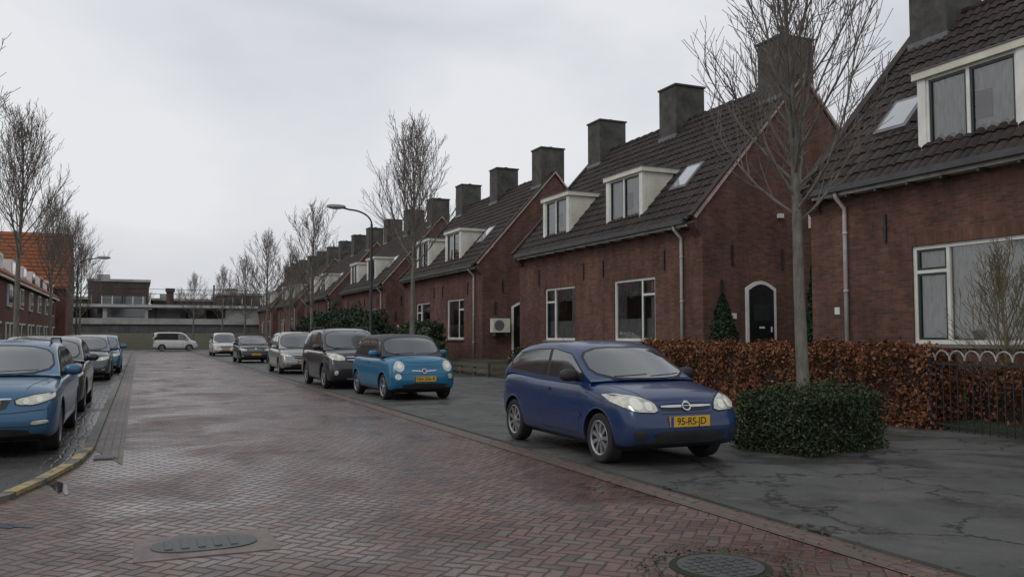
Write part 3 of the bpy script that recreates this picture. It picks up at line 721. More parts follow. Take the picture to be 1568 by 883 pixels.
x=-20
while x<34:
    t_=int(abs(x)*1.7)%4; m.box(x,x+2.9,116,116.2,3.6,4.8,1 if t_==0 else (3 if t_==1 else 2)); m.box(x+2.9,x+3.1,115.9,116.25,3.6,4.9,2); x+=3.1
m.box(-24,32,112.5,118,4.95,5.3,2); m.box(-4,1.0,113,117,3.6,4.9,2); m.box(-3.5,.6,112.9,113,3.8,4.8,1); m.box(10,14,113,116,3.6,4.9,0)
m.obj('platform',[CONC,CGLASS,PALE,DKW],e_)
m=MB()
for k in range(14): m.box(-21+k*3.8,-20.8+k*3.8,114,114.2,3.6,4.95)
for k in range(75): m.box(-30+k*1.0,-29.96+k*1.0,105.9,105.94,1.8,2.6)
m.box(-30,45,105.9,105.93,2.56,2.61); m.obj('platform_posts',DARK,e_)
m=MB()
for x in (-14,-2,9,21,34): m.tube([(x,119,2),(x,119,8.2)],.12,6); m.box(x,x+3,118.95,119.05,7.6,7.7)
for z in (7.5,6.9): m.tube([(-40,119,z),(60,119,z)],.03,4)
m.obj('railway_masts',DARK,e_)
GBR=brickmat('office_brick',(.15,.10,.085),(.11,.08,.07),(.11,.10,.09),grime=.3)
def office(x0,x1,y,z1,step):
    e_=empty('office_building'); m=MB(); m.box(x0,x1,y,y+14,1,z1); m.box(x0-.2,x1+.2,y-.2,y+14.2,z1,z1+.35,1); m.box(x0+1,x0+2.6,y+2,y+5,z1+.35,z1+1.1,1); m.obj('walls',[GBR,CONC],e_)
    m=MB(); z=3.2
    while z<z1-1.2:
        m.box(x0+.4,x1-.4,y-.06,y-.01,z,z+1.1,0)
        x=x0+.4
        while x<x1-.5: m.box(x,x+.12,y-.1,y-.03,z,z+1.1,1); x+=1.3
        z+=step
    m.obj('windows',[CGLASS,WHITE],e_)
office(-6.5,1.2,130,9.0,2.7); office(-16,-6.6,128,6.4,2.7); office(10.5,19.5,128,7.3,2.7); office(20,34,140,8.4,2.7); office(1.8,10,134,6.6,2.7)
m=MB(); m.tube([(3.9,128,1),(3.9,128,8.0)],[.55,.5],10); m.box(3.3,4.5,127.4,128.6,7.6,8.1); m.obj('industrial_chimney',GBR)
# ------------------------------------------------------------------ cars
def evalmesh(o):
    d=bpy.context.evaluated_depsgraph_get(); d.update(); return bpy.data.meshes.new_from_object(o.evaluated_get(d))
def chaikin(p,it=2):
    for _ in range(it):
        q=[]
        for i in range(len(p)):
            a=p[i];b=p[(i+1)%len(p)]
            q.append((a[0]*.8+b[0]*.2,a[1]*.8+b[1]*.2)); q.append((a[0]*.2+b[0]*.8,a[1]*.2+b[1]*.8))
        p=q
    return p
def densify(p,d=.06):
    q=[]
    for i in range(len(p)):
        a=p[i];b=p[(i+1)%len(p)]; n=max(1,int(math.dist(a,b)/d))
        for k in range(n): q.append((lerp(a[0],b[0],k/n),lerp(a[1],b[1],k/n)))
    return q
def circ(cx,cz,rx,rz=None,n=20):
    rz=rz or rx; return [(cx+rx*math.cos(2*pi*i/n),cz+rz*math.sin(2*pi*i/n)) for i in range(n)]
class Proj:
    def __init__(s,me): s.t=BVHTree.FromPolygons([v.co[:] for v in me.vertices],[p.vertices[:] for p in me.polygons])
    def hit(s,o,d): return s.t.ray_cast(Vector(o),Vector(d))
def patch(mb,pj,outline,view,off=.006,mat=0,rings=5,rnd=1):
    p=chaikin(outline,rnd) if rnd else outline
    p=densify(p,.05); cx=sum(q[0] for q in p)/len(p); cz=sum(q[1] for q in p)/len(p)
    n=len(p); pts=[]
    for k in range(rings+1):
        f=k/rings
        for (a,z) in (p if k else [(cx,cz)]*n):
            a_=cx+(a-cx)*f; z_=cz+(z-cz)*f
            if view=='F': o=(a_,-6,z_);d=(0,1,0)
            elif view=='B': o=(a_,6,z_);d=(0,-1,0)
            elif view=='L': o=(-4,a_,z_);d=(1,0,0)
            else: o=(4,a_,z_);d=(-1,0,0)
            r=pj.hit(o,d)
            if r[0] is None: pts.append(None); continue
            nn=r[1]; 
            if nn.dot(Vector(d))>0: nn=-nn
            q=r[0]+nn*off; pts.append(q[:])
    idx={}
    for i,q in enumerate(pts):
        if q is not None: idx[i]=len(mb.v); mb.v.append(q)
    for k in range(rings):
        for j in range(n):
            f=[k*n+j,k*n+(j+1)%n,(k+1)*n+(j+1)%n,(k+1)*n+j]
            if all(i in idx for i in f): 
                ff=tuple(idx[i] for i in f)
                if k==0: ff=(ff[0],ff[2],ff[3])
                mb.f.append(ff); mb.m.append(mat)
def line(mb,pj,pts,view,wd=.008,off=.003,mat=0):
    for a,b in zip(pts[:-1],pts[1:]):
        dx_,dz_=b[0]-a[0],b[1]-a[1]; L=math.hypot(dx_,dz_); 
        if L<1e-4: continue
        px,pz=-dz_/L*wd/2,dx_/L*wd/2
        n=max(1,int(L/.06)); rows=[]
        for k in range(n+1):
            row=[]
            for sgn in (-1,1):
                u=lerp(a[0],b[0],k/n)+px*sgn; z=lerp(a[1],b[1],k/n)+pz*sgn
                if view=='F': o=(u,-6,z);d=(0,1,0)
                elif view=='L': o=(-4,u,z);d=(1,0,0)
                elif view=='T': o=(u,z,4);d=(0,0,-1)
                else: o=(4,u,z);d=(-1,0,0)
                r=pj.hit(o,d)
                if r[0] is None: row=None;break
                nn=r[1] if r[1].dot(Vector(d))<0 else -r[1]
                row.append((r[0]+nn*off)[:])
            rows.append(row)
        for r0,r1 in zip(rows[:-1],rows[1:]):
            if r0 and r1: mb.face([r0[0],r0[1],r1[1],r1[0]],mat)
def textmesh(txt,size):
    c=bpy.data.curves.new('t','FONT'); c.body=txt; c.size=size; c.align_x='CENTER'; c.align_y='CENTER'; c.extrude=.001
    o=bpy.data.objects.new('t',c); COL.objects.link(o); me=evalmesh(o); bpy.data.objects.remove(o); return me
def car(c,x,y,z=.03,rz=0,name='parked_car'):
    L,W,H=c['L'],c['W'],c['H']; hw=W/2; par=empty(name,(x,y,z),rz); pt=c['paint']
    Y=lambda s_:s_-L/2
    top=c['top']; ts=[q[0] for q in top]; tz=[q[1] for q in top]
    st=sorted(set([0,.05,.16,.34,.6,.95,1.3]+[round(1.3+(L-2.3)*k/5,3) for k in range(1,5)]+[L-1.0,L-.65,L-.35,L-.16,L-.05,L]))
    pw=c.get('plan',[.68,.84,.925,.97,1.0])
    ring=[(0,0),(.80,0),(.955,.06),(.985,.20),(.995,.30),(1.0,.48),(.992,.66),(.985,.78),(.955,.90),(.90,.975),(.62,1.0),(0,1.0)]
    verts=[];faces=[];mi=[];R=len(ring)
    cr=c.get('crown',.045); nb=c.get('noseback',.16)
    for s_ in st:
        wf=np.interp(s_,[0,.05,.16,.34,.8,L-.8,L-.34,L-.16,L-.05,L],pw+[pw[4],pw[3]+.005,pw[2]+.02,pw[1]+.04,pw[0]+.08])
        zt=np.interp(s_,ts,tz); zb=np.interp(s_,[0,.16,.6,L-.6,L-.2,L],[.27,.20,.17,.18,.24,.32])
        for sgn in (-1,1):
            for i,(a,t) in enumerate(ring):
                if sgn==1 and a==0: verts.append(None); continue
                zz=zb+(zt-zb)*t; cw=cr*(1-(a)**2) if i>=9 else 0
                yy=Y(s_)
                if s_<.4: yy+=(1-s_/.4)*(nb*max(0,t-.5)**1.3*2.0+.10*max(0,.25-t)*1.5)
                if s_>L-.4: yy-=(1-(L-s_)/.4)*(c.get('tailback',.10)*max(0,t-.5)*1.5+.08*max(0,.3-t))
                verts.append((sgn*a*wf*hw,yy,zz+cw))
    remap={};vv=[]
    def vid(si,side,i):
        if ring[i][0]==0: side=0
        key=(si*2+side)*R+i
        if key not in remap: remap[key]=len(vv); vv.append(verts[key])
        return remap[key]
    for si in range(len(st)-1):
        for i in range(R-1):
            faces.append((vid(si,0,i),vid(si,0,i+1),vid(si+1,0,i+1),vid(si+1,0,i))); mi.append(1 if i<2 else 0)
            faces.append((vid(si,1,i),vid(si+1,1,i),vid(si+1,1,i+1),vid(si,1,i+1))); mi.append(1 if i<2 else 0)
    for si,flip in ((0,0),(len(st)-1,1)):
        for i in range(R-1):
            f=[vid(si,0,i),vid(si,1,i),vid(si,1,i+1),vid(si,0,i+1)]
            g=[]
            for q in f:
                if q not in g: g.append(q)
            if flip: g.reverse()
            faces.append(tuple(g)); mi.append(0)
    me=bpy.data.meshes.new('body'); me.from_pydata(vv,[],faces); me.materials.append(pt); me.materials.append(TRIM); me.polygons.foreach_set('material_index',mi)
    bm=bmesh.new(); bm.from_mesh(me); bmesh.ops.recalc_face_normals(bm,faces=bm.faces); bm.to_mesh(me); bm.free()
    o=bpy.data.objects.new('body_src',me); COL.objects.link(o)
    sm=o.modifiers.new('s','SUBSURF'); sm.levels=2; sm.render_levels=2
    wr=c['wr']; fo=c['fo']; wb=c['wb']; ar=wr+.05
    cm=MB()
    for sy in (fo,fo+wb):
        for sgn in (-1,1):
            n=32; a0,a1=(hw-.30)*sgn,(hw+.1)*sgn
            poly_=[(Y(sy)+ar*math.cos(2*pi*i/n),wr+ar*math.sin(2*pi*i/n)) for i in range(n)]
            cm.prism(poly_,'x',min(a0,a1),max(a0,a1),1)
    cme=cm.mesh('cut',[pt,TRIM]); bm=bmesh.new(); bm.from_mesh(cme); bmesh.ops.recalc_face_normals(bm,faces=bm.faces); bm.to_mesh(cme); bm.free()
    cobj=bpy.data.objects.new('cut',cme); COL.objects.link(cobj)
    pre=Proj(evalmesh(o))
    bo=o.modifiers.new('b','BOOLEAN'); bo.operation='DIFFERENCE'; bo.object=cobj; bo.solver='EXACT'
    bme=evalmesh(o); bme.name='body'; bpy.data.objects.remove(o); bpy.data.objects.remove(cobj)
    bme.polygons.foreach_set('use_smooth',[True]*len(bme.polygons)); bme.set_sharp_from_angle(angle=math.radians(38))
    link(bpy.data.objects.new('body',bme),par)
    cp=c['cab']; cs=[q[0] for q in cp]; cz=[q[1] for q in cp]; sA,sE=cs[0],cs[-1]
    beltz=lambda s_:float(np.interp(s_,ts,tz))
    wbt=hw*.925; wrf=hw*c.get('roofw',.75)
    def xt(z_,bz): 
        t=max(0,min(1,(z_-bz)/(H-bz))); return wbt+(wrf-wbt)*t**1.2
    sts=sorted(set(cs+[lerp(cs[0],cs[1],.33),lerp(cs[0],cs[1],.66),lerp(cs[-2],cs[-1],.5)]+[lerp(cs[1],cs[-2],k/4) for k in range(1,4)]))
    vv=[];faces=[]
    for s_ in sts:
        zt=float(np.interp(s_,cs,cz)); bz=beltz(s_)-.04; zt=max(zt,bz+.03)
        side=[(xt(lerp(bz,zt-.05*min(1,(zt-bz)*3),t),bz),lerp(bz,zt-.05*min(1,(zt-bz)*3),t)) for t in (0,.35,.7,1)]
        xe=side[-1][0]
        prof=side+[(xe*.92,zt-.008),(xe*.5,zt+.012),(0,zt+.018)]
        for (px,pz) in [(-a,b) for a,b in prof]+[(a,b) for a,b in reversed(prof[:-1])]:
            f=(px/wbt)**2
            yo=0
            if s_<=cs[1]+.01: yo=.20*(f-.6)
            elif s_<cs[1]+.6: yo=.08*(f-.6)
            if s_>=cs[-2]-.01: yo=-.14*(f-.6)
            vv.append((px,Y(s_)+yo,pz))
    NC=13
    for r in range(len(sts)-1):
        for q in range(NC-1):
            a=r*NC+q; faces.append((a,a+1,a+NC+1,a+NC))
    faces.append(tuple(range(NC))); faces.append(tuple(reversed(range((len(sts)-1)*NC,len(sts)*NC))))
    me=bpy.data.meshes.new('cabin'); me.from_pydata(vv,[],faces); me.materials.append(c.get('roofpaint',pt))
    o=bpy.data.objects.new('c_src',me); COL.objects.link(o); sm=o.modifiers.new('s','SUBSURF'); sm.levels=2; cme=evalmesh(o); bpy.data.objects.remove(o)
    cme.name='cabin'; cme.polygons.foreach_set('use_smooth',[True]*len(cme.polygons)); link(bpy.data.objects.new('cabin',cme),par)
    cpj=Proj(cme); bpj=pre
    gl=MB()
    zA=cz[0]; bzA=beltz(sA)
    def ws(view,z0,z1,g,mat,off):
        a0=xt(z0,bzA)*.94-g; a1=xt(z1,bzA)*.93-g
        patch(gl,cpj,[(-a0,z0),(-a1,z1),(a1,z1),(a0,z0)],view,off,mat,8,2)
    ws('F',zA+.01,H-.065,0.0,1,.003); ws('F',zA+.03,H-.085,.025,0,.006)
    ws('B',cz[-1]+.05,H-.10,.04,1,.003); ws('B',cz[-1]+.08,H-.12,.07,0,.006)
    prof=lambda s_:float(np.interp(s_,cs,cz))
    def side(s0,s1,g,mat,off):
        N=16; topc=[];bot=[]
        for k in range(N+1):
            s_=lerp(s0,s1,k/N); b=beltz(s_)+.025-g; t=min(prof(s_)-.105,H-.105)+g
            if t-b>.03: topc.append((Y(s_),t)); bot.append((Y(s_),b))
        if len(topc)<3: return
        for v_ in 'LR': patch(gl,cpj,topc+bot[::-1],v_,off,mat,6,0)
    sw=c['side']; side(sA+.12,sE-.08,.016,1,.003)
    for (a,b) in sw: side(a,b,0,0,.007)
    gl.obj('windows',[CGLASS,TRIM],par,True,50)
    lm=MB()
    mats=[LAMP,LAMPI,TRIM,CHROME,ORNG,PLATE,DARK,pt,TAIL]
    for it in c['front']:
        kind=it[0]
        if kind=='p':
            _,ol,mt,off,rnd=it
            patch(lm,bpj,ol,'F',off,mt,5,rnd)
            patch(lm,bpj,[(-a,b) for a,b in ol],'F',off,mt,5,rnd)
        elif kind=='c': patch(lm,bpj,it[1],'F',it[3],it[2],6,it[4])
        elif kind=='l':
            line(lm,bpj,it[1],'F',it[2],.004,it[3]); line(lm,bpj,[(-a,b) for a,b in it[1]],'F',it[2],.004,it[3])
    for ln in c['doors']:
        for v_ in 'LR': line(lm,bpj,[(Y(a),b) for a,b in ln],v_,.010,.002,6)
    for (s_,zz) in c['handles']:
        for v_ in 'LR': patch(lm,bpj,[(Y(s_),zz-.015),(Y(s_),zz+.02),(Y(s_)+.17,zz+.025),(Y(s_)+.17,zz-.01)],v_,.02,c.get('hmat',7),3,1)
    if 'rub' in c:
        for v_ in 'LR': line(lm,bpj,[(Y(fo+ar+.05),c['rub']),(Y(fo+wb-ar-.05),c['rub']+.02)],v_,.045,.008,c.get('rubm',2))
    for sgn in (-1,1):
        line(lm,bpj,[(sgn*hw*.60,Y(.20)),(sgn*hw*.80,Y(sA-.02))],'T',.010,.002,6)
        patch(lm,bpj,[(sgn*hw*.55,tz[-2]-.28),(sgn*hw*.55,tz[-2]-.02),(sgn*hw*.86,tz[-2]-.02),(sgn*hw*.88,tz[-2]-.28)],'B',.006,8,4,1)
    lm.obj('lights_and_trim',mats,par,True,45)
    al=MB()
    for sy in (fo,fo+wb):
        for sgn in (-1,1):
            pts_=[]
            for k in range(15):
                a=math.radians(lerp(-8,188,k/14)); yy=Y(sy)+(ar+.010)*math.cos(a); zz=wr+(ar+.010)*math.sin(a)
                r=bpj.hit((sgn*4,yy,zz),(-sgn,0,0))
                if r[0] is not None: pts_.append((r[0].x-sgn*.006,yy,zz))
            if len(pts_)>3: al.tube(pts_,c.get('lip',.013),6)
    al.obj('arch_lips',c.get('lipmat',pt),par,True)
    wh=MB(); tw=.19; cxw=hw-.02
    for sy in (fo,fo+wb):
        for sgn in (-1,1):
            cx=sgn*(cxw); r=wr
            wh.lathe([(-tw,r*.6),(-tw,r*.93),(-tw+.02,r*.99),(-tw/2,r),(-.025,r*.99),(-.005,r*.93),(0,r*.80),(-.012,r*.70),(-.02,r*.67)],cx,Y(sy),r,30,0,sgn)
            wh.lathe([(-.012,r*.70),(-.008,r*.68),(-.03,r*.64),(-.10,r*.60),(-.10,.0)],cx,Y(sy),r,30,2,sgn)
            ns_=c.get('spokes',7)
            for k in range(ns_):
                a=2*pi*k/ns_+.3; ca,sa=math.cos(a),math.sin(a); wsp=c.get('spw',.34)*r*.5
                P4=[]
                for rr,ww,xo in ((r*.10,wsp*.6,-.02),(r*.66,wsp,-.022)):
                    for s2 in (-1,1): P4.append((cx+sgn*xo,Y(sy)+rr*ca-s2*ww*sa*.5,r+rr*sa+s2*ww*ca*.5))
                wh.face([P4[0],P4[1],P4[3],P4[2]],1)
                B4=[(p[0]-sgn*.035,p[1],p[2]) for p in P4]
                wh.face([P4[0],P4[2],B4[2],B4[0]],1); wh.face([P4[1],P4[3],B4[3],B4[1]],1)
            wh.lathe([(-.016,0),(-.012,r*.16),(-.02,r*.19),(-.05,r*.2)],cx,Y(sy),r,14,1,sgn)
            wh.lathe([(-.010,r*.71),(-.006,r*.68),(-.02,r*.62)],cx,Y(sy),r,30,1,sgn)
    wh.obj('wheels',[TYRE,RIM,DARK],par,True,35)
    mr=MB(); sm_=sA+.42; zm=beltz(sm_)+.075
    for sgn in (-1,1):
        mr.ellip((sgn*(hw+.06),Y(sm_),zm),(.115,.075,.075),0,pw=.75); mr.tube([(sgn*(hw*.90),Y(sm_)+.02,zm-.05),(sgn*(hw+.02),Y(sm_)+.01,zm-.03)],[.035,.03],6,1)
        mr.box(sgn*(hw+.06)-.09,sgn*(hw+.06)+.09,Y(sm_)+.062,Y(sm_)+.072,zm-.05,zm+.05,1)
    mr.obj('mirrors',[c.get('mirpaint',pt),TRIM],par,True,40)
    wp=MB(); zc=cz[0]
    for x0,x1 in ((-hw*.55,-.02),(.02,hw*.62)):
        pa=[]
        for k in range(6):
            xx=lerp(x0,x1,k/5); r=cpj.hit((xx,-6,zc+.055+.02*k/5),(0,1,0))
            if r[0] is not None: pa.append((xx,r[0].y-.012,r[0].z))
        if len(pa)>2: wp.tube(pa,.007,4)
    wp.tube([(0,Y(cs[-2]-.15),H-.01),(0,Y(cs[-2]+.1),H+.16)],.004,4)
    if c.get('rails'):
        for sgn in (-1,1):
            xr=wrf*.93; wp.tube([(sgn*xr,Y(cs[1]+.15),H-.04),(sgn*xr,Y(cs[1]+.25),H+.03),(sgn*xr,Y(cs[-2]-.3),H+.03),(sgn*xr,Y(cs[-2]-.1),H-.04)],.014,6)
    wp.obj('wipers_and_aerial',TRIM,par)
    zp=c['plate'][1]; r=bpj.hit((0,-6,zp),(0,1,0)); yp=(r[0].y if r[0] else Y(0))-.012
    pm=MB(); pm.box(-.262,.262,yp-.012,yp+.02,zp-.058,zp+.058,0); pm.box(-.262,-.225,yp-.0135,yp-.011,zp-.057,zp+.057,1); pm.obj('number_plate',[PLATE,PBLUE],par)
    tm=textmesh(c['plate'][0],.115); tm.materials.clear(); tm.materials.append(INK)
    to=bpy.data.objects.new('plate_text',tm); to.location=(.015,yp-.0145,zp); to.rotation_euler=(pi/2,0,0); to.scale=(.92,1,1); link(to,par)
    ub=MB(); ub.box(-hw*.75,hw*.75,Y(.5),Y(L-.4),.16,.24); ub.obj('underbody',TRIM,par)
    return par
def P_(ol,mt,off=.006,rnd=1): return ('p',ol,mt,off,rnd)
def C_(ol,mt,off=.006,rnd=1): return ('c',ol,mt,off,rnd)
def corsa():
    return dict(L=3.70,W=1.60,H=1.395,wr=.288,fo=.72,wb=2.44,paint=paint('paint_blue',(.003,.026,.100),0,.30,.45),
     top=[(0,.69),(.10,.755),(.30,.815),(.92,.92),(1.3,.915),(2.4,.935),(3.1,.98),(3.5,.985),(3.64,.94),(3.70,.83)],plan=[.72,.87,.94,.975,1.0],crown=.035,noseback=.13,
     cab=[(.88,.93),(1.60,1.34),(2.05,1.395),(2.65,1.385),(3.22,1.32),(3.62,.985)],side=[(1.06,2.12),(2.20,3.32)],roofw=.77,
     doors=[[(1.19,.30),(1.16,.60),(1.21,.88)],[(1.19,.30),(2.18,.30)],[(2.18,.30),(2.28,.55),(2.24,.91)]],handles=[(1.98,.79)],hmat=7,rub=.52,rubm=7,
     front=[P_([(.35,.60),(.39,.73),(.55,.80),(.77,.83),(.78,.70),(.68,.615)],6,.004),P_([(.37,.615),(.405,.722),(.55,.787),(.755,.815),(.765,.705),(.67,.628)],0,.009),
       P_(circ(.62,.705,.062),1,.014,0),P_(circ(.49,.68,.048),1,.014,0),
       C_([(-.32,.63),(-.35,.71),(.35,.71),(.32,.63)],2,.006),C_([(-.33,.663),(-.34,.69),(.34,.69),(.33,.663)],3,.014,1),C_(circ(0,.675,.060,.053),3,.02,0),C_(circ(0,.675,.044,.038),2,.023,0),C_([(-.05,.672),(-.05,.68),(.05,.68),(.05,.672)],3,.026,0),
       C_([(-.42,.28),(-.50,.41),(.50,.41),(.42,.28)],2,.006),P_([(.55,.31),(.54,.41),(.70,.43),(.69,.33)],2,.006),
       ('l',[(.0,.60),(.34,.60)],.008,6),('l',[(.68,.605),(.78,.60)],.008,6),('l',[(0,.445),(.5,.445),(.76,.47)],.008,6)],
     plate=('95-RS-JD',.515),spokes=9,spw=.36,mirpaint=TRIM,lip=.010)
def fiat():
    return dict(L=3.57,W=1.63,H=1.50,wr=.295,fo=.70,wb=2.30,paint=paint('paint_turquoise',(.0,.135,.26),.1,.32,.5),roofpaint=simple('dark_roof',(.03,.035,.04),.5),
     top=[(0,.74),(.07,.84),(.22,.91),(.75,.985),(1.2,.98),(2.3,.98),(3.0,1.0),(3.4,.98),(3.5,.90),(3.57,.78)],plan=[.74,.88,.945,.98,1.0],crown=.065,noseback=.12,
     cab=[(.78,1.0),(1.24,1.42),(1.60,1.495),(2.5,1.50),(3.02,1.42),(3.42,1.0)],side=[(.93,1.98),(2.06,3.08)],
     doors=[[(1.05,.30),(1.02,.6),(1.08,.93)],[(1.05,.30),(2.02,.30)],[(2.02,.30),(2.12,.55),(2.08,.95)]],handles=[(1.82,.84)],hmat=3,roofw=.81,
     front=[P_(circ(.575,.775,.112,.118),3,.005,0),P_(circ(.575,.775,.096,.102),0,.012,0),P_(circ(.575,.775,.055),1,.018,0),P_(circ(.62,.545,.068),3,.006,0),P_(circ(.62,.545,.056),0,.012,0),
       C_([(-.46,.26),(-.56,.39),(.56,.39),(.46,.26)],2,.006),P_([(.05,.655),(.05,.675),(.30,.688),(.30,.670)],3,.012),C_(circ(0,.665,.055),3,.016,0),C_(circ(0,.665,.042),8,.019,0),
       ('l',[(0,.605),(.4,.605),(.78,.62)],.008,6),('l',[(0,.835),(.35,.87),(.52,.93)],.006,6)],plate=('NH-356-R',.49),spokes=5,spw=.5)
def suv():
    return dict(L=4.64,W=1.8,H=1.69,wr=.345,fo=.90,wb=2.67,paint=paint('paint_darkgrey',(.018,.018,.020),.3),
     top=[(0,.80),(.10,.93),(.35,1.0),(1.15,1.08),(1.6,1.07),(3.6,1.10),(4.3,1.09),(4.5,1.02),(4.64,.87)],plan=[.76,.88,.95,.98,1.0],
     cab=[(1.08,1.08),(1.82,1.61),(2.3,1.68),(3.5,1.67),(4.2,1.60),(4.52,1.10)],side=[(1.35,2.3),(2.38,3.25),(3.33,4.22)],
     doors=[[(1.50,.38),(1.46,.7),(1.52,1.04)],[(2.38,.38),(2.36,1.06)],[(3.3,.38),(3.36,1.06)],[(1.5,.38),(3.3,.38)]],handles=[(2.15,.93),(3.05,.95)],hmat=7,
     front=[P_([(.42,.80),(.45,.91),(.68,.98),(.83,.99),(.84,.85),(.66,.79)],0,.008),P_(circ(.60,.88,.055),1,.014,0),C_([(-.36,.72),(-.42,.92),(.42,.92),(.36,.72)],6,.006),C_([(-.40,.875),(-.41,.90),(.41,.90),(.40,.875)],3,.014,1),C_([(-.38,.80),(-.39,.825),(.39,.825),(.38,.80)],3,.014,1),
       C_([(-.60,.28),(-.55,.52),(.55,.52),(.60,.28)],2,.006),P_(circ(.69,.46,.06),0,.01,0),C_([(-.4,.27),(-.4,.33),(.4,.33),(.4,.27)],3,.012,1),('l',[(0,.68),(.5,.68),(.85,.68)],.008,6)],plate=('28-LTR-5',.61),lip=.035,lipmat=TRIM,spokes=6,rails=True,roofw=.77)
def hatch(pc,L=4.3,W=1.78,H=1.50,txt='12-ABC-3',van=0,**k):
    d=dict(L=L,W=W,H=H,wr=.32,fo=.86,wb=L-1.68,paint=pc,plan=[.72,.86,.935,.975,1.0],
     top=[(0,.70),(.10,.79),(.33,.87),(1.15,.97),(1.5,.97),(L-1.2,1.01),(L-.4,1.0),(L-.12,.93),(L,.80)],
     cab=[(1.05,.98),(1.88,H-.07),(2.35,H),(L-1.2,H-.01),(L-.55,H-.08),(L-.14,1.02)],side=[(1.28,2.32),(2.40,3.18),(3.26,L-.42)],
     doors=[[(1.45,.30),(1.41,.6),(1.47,.94)],[(2.38,.30),(2.36,.97)],[(3.2,.36),(3.28,.98)],[(1.45,.30),(3.15,.30)]],handles=[(2.14,.84),(2.95,.87)],hmat=7,
     front=[P_([(.42,.64),(.43,.745),(.66,.80),(.85,.82),(.85,.71),(.64,.635)],6,.005),P_([(.44,.655),(.45,.735),(.66,.788),(.835,.80),(.835,.72),(.64,.65)],0,.010),P_(circ(.64,.72,.042),1,.014,0),
       C_([(-.36,.58),(-.42,.735),(.42,.735),(.36,.58)],6,.006),C_([(-.42,.718),(-.425,.738),(.425,.738),(.42,.718)],3,.012,1),C_([(-.40,.655),(-.40,.665),(.40,.665),(.40,.655)],3,.012,0),
       C_([(-.55,.26),(-.48,.39),(.48,.39),(.55,.26)],2,.006),P_([(.60,.33),(.59,.41),(.78,.44),(.78,.36)],2,.006),P_([(.62,.35),(.62,.385),(.75,.41),(.75,.375)],0,.010),
       ('l',[(0,.555),(.4,.555),(.84,.60)],.009,6),('l',[(0,.79),(.3,.80),(.44,.76)],.007,6),C_(circ(0,.765,.042),3,.010,0)],plate=(txt,.475),spokes=5,spw=.42)
    d.update(k); return d
car(corsa(),5.70,9.88,rz=.0)
car(fiat(),5.95,20.45,rz=.03)
car(suv(),5.65,25.55)
SILV=paint('paint_silver',(.34,.34,.32),.5); 
car(hatch(SILV,4.25,1.75,1.62,'44-XNT-1',rails=True),5.85,35.3)
car(hatch(paint('paint_black',(.02,.022,.024)),4.2,1.76,1.46,'91-GHT-2'),5.85,50)
WHP=paint('paint_white',(.66,.66,.64),.0)
car(hatch(WHP,4.5,1.8,1.68,'HX-221-B'),5.85,67.5)
BL=paint('paint_steelblue',(.028,.115,.215),.25,.35,.6)
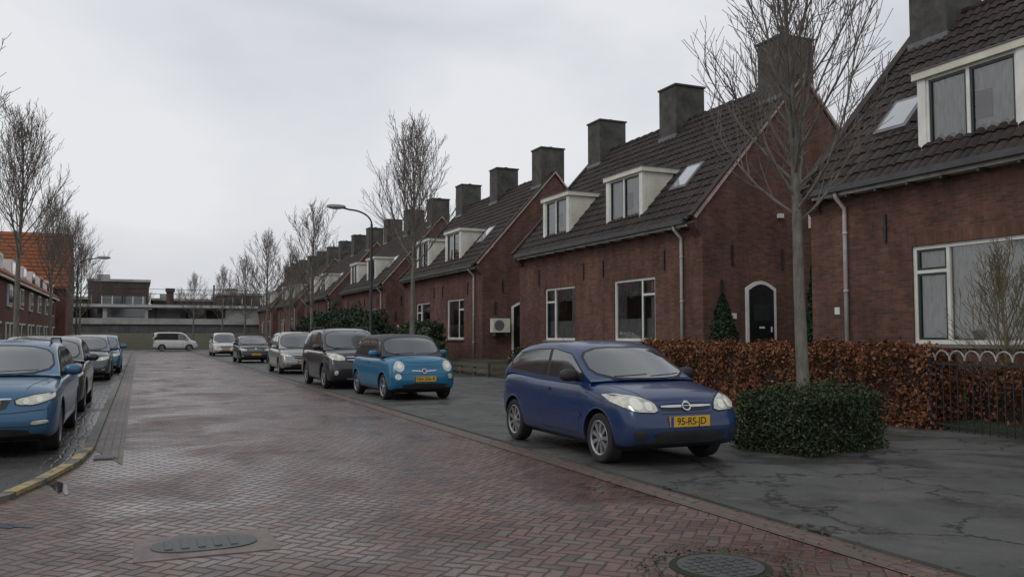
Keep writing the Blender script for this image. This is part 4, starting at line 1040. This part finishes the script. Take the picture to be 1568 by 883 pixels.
# near estate: long bonnet, lower roof, wide sharp lamps
sk=hatch(BL,4.66,1.81,1.41,'K-418-RJ',rails=True)
sk['plan']=[.78,.90,.955,.985,1.0]; sk['crown']=.03; sk['noseback']=.10
sk['top']=[(0,.70),(.08,.78),(.28,.84),(1.25,.93),(1.6,.93),(3.4,.96),(4.2,.96),(4.54,.90),(4.66,.78)]
sk['cab']=[(1.22,.945),(2.05,1.345),(2.45,1.405),(3.4,1.40),(4.1,1.33),(4.52,.98)]; sk['side']=[(1.45,2.45),(2.53,3.35),(3.43,4.22)]
sk['front']=[P_([(.44,.63),(.42,.715),(.66,.765),(.86,.785),(.87,.70),(.66,.625)],6,.005),P_([(.46,.642),(.44,.705),(.66,.752),(.845,.77),(.85,.71),(.66,.638)],0,.010),P_(circ(.70,.70,.036),1,.014,0),P_(circ(.56,.678,.034),1,.014,0),
   C_([(-.33,.57),(-.40,.715),(.40,.715),(.33,.57)],6,.006,1)]+[C_([(q-.006,.585),(q-.006,.70),(q+.006,.70),(q+.006,.585)],3,.011,0) for q in (-.28,-.2,-.12,-.04,.04,.12,.2,.28)]+[C_([(-.40,.70),(-.405,.722),(.405,.722),(.40,.70)],3,.013,1),
   C_([(-.62,.26),(-.58,.36),(.58,.36),(.62,.26)],2,.006),P_([(.62,.40),(.62,.445),(.80,.46),(.80,.42)],0,.010),
   ('l',[(0,.545),(.4,.545),(.86,.59)],.010,6),('l',[(0,.385),(.6,.385),(.86,.41)],.008,6),C_(circ(0,.755,.040),3,.010,0)]
car(sk,-1.79,14.15,z=.025)
DK=paint('paint_dark',(.022,.024,.027),.2)
car(hatch(DK,4.3,1.78,1.46,'XZ-118-L'),-1.80,20.1,z=.025)
car(hatch(paint('paint_greyblue',(.075,.09,.095),.3),4.5,1.82,1.50,'RB-740-P'),-1.72,33.2,z=.025)
car(hatch(BL,4.5,1.8,1.50,'ST-901-V'),-1.5,39.0,z=.025)
car(hatch(DK,4.4,1.8,1.50,'ST-331-V'),-1.6,45.0,z=.025)
vd=hatch(WHP,4.2,1.8,1.84,'VX-123-B'); L=4.2
vd['cab']=[(.72,1.02),(1.40,1.74),(1.70,1.83),(2.8,1.84),(4.08,1.82),(4.18,1.25)]; vd['side']=[(.98,1.90)]
vd['top']=[(0,.74),(.10,.86),(.30,.97),(.82,1.06),(1.5,1.07),(L-1,1.09),(L-.3,1.08),(L-.1,1.03),(L,.95)]; vd['roofw']=.88; vd['tailback']=.02
car(vd,3.4,91.5,z=.012,rz=pi/2,name='parked_van')
# ------------------------------------------------------------------ litter: fallen leaves along kerbs
n=1100; P=np.zeros((n,3)); 
P[:,0]=np.where(np.random.rand(n)<.6,4.62+np.random.normal(0,.18,n),np.random.uniform(4.8,11.4,n)); P[:,1]=np.random.uniform(2.5,30,n); P[:,2]=.04
q=P[:,0]<4.74; P[q,2]=.014
leaves('fallen_leaves',P,np.tile([0,0,3.],(n,1)),.020,BEECH,tilt=.35)
print('DONE')
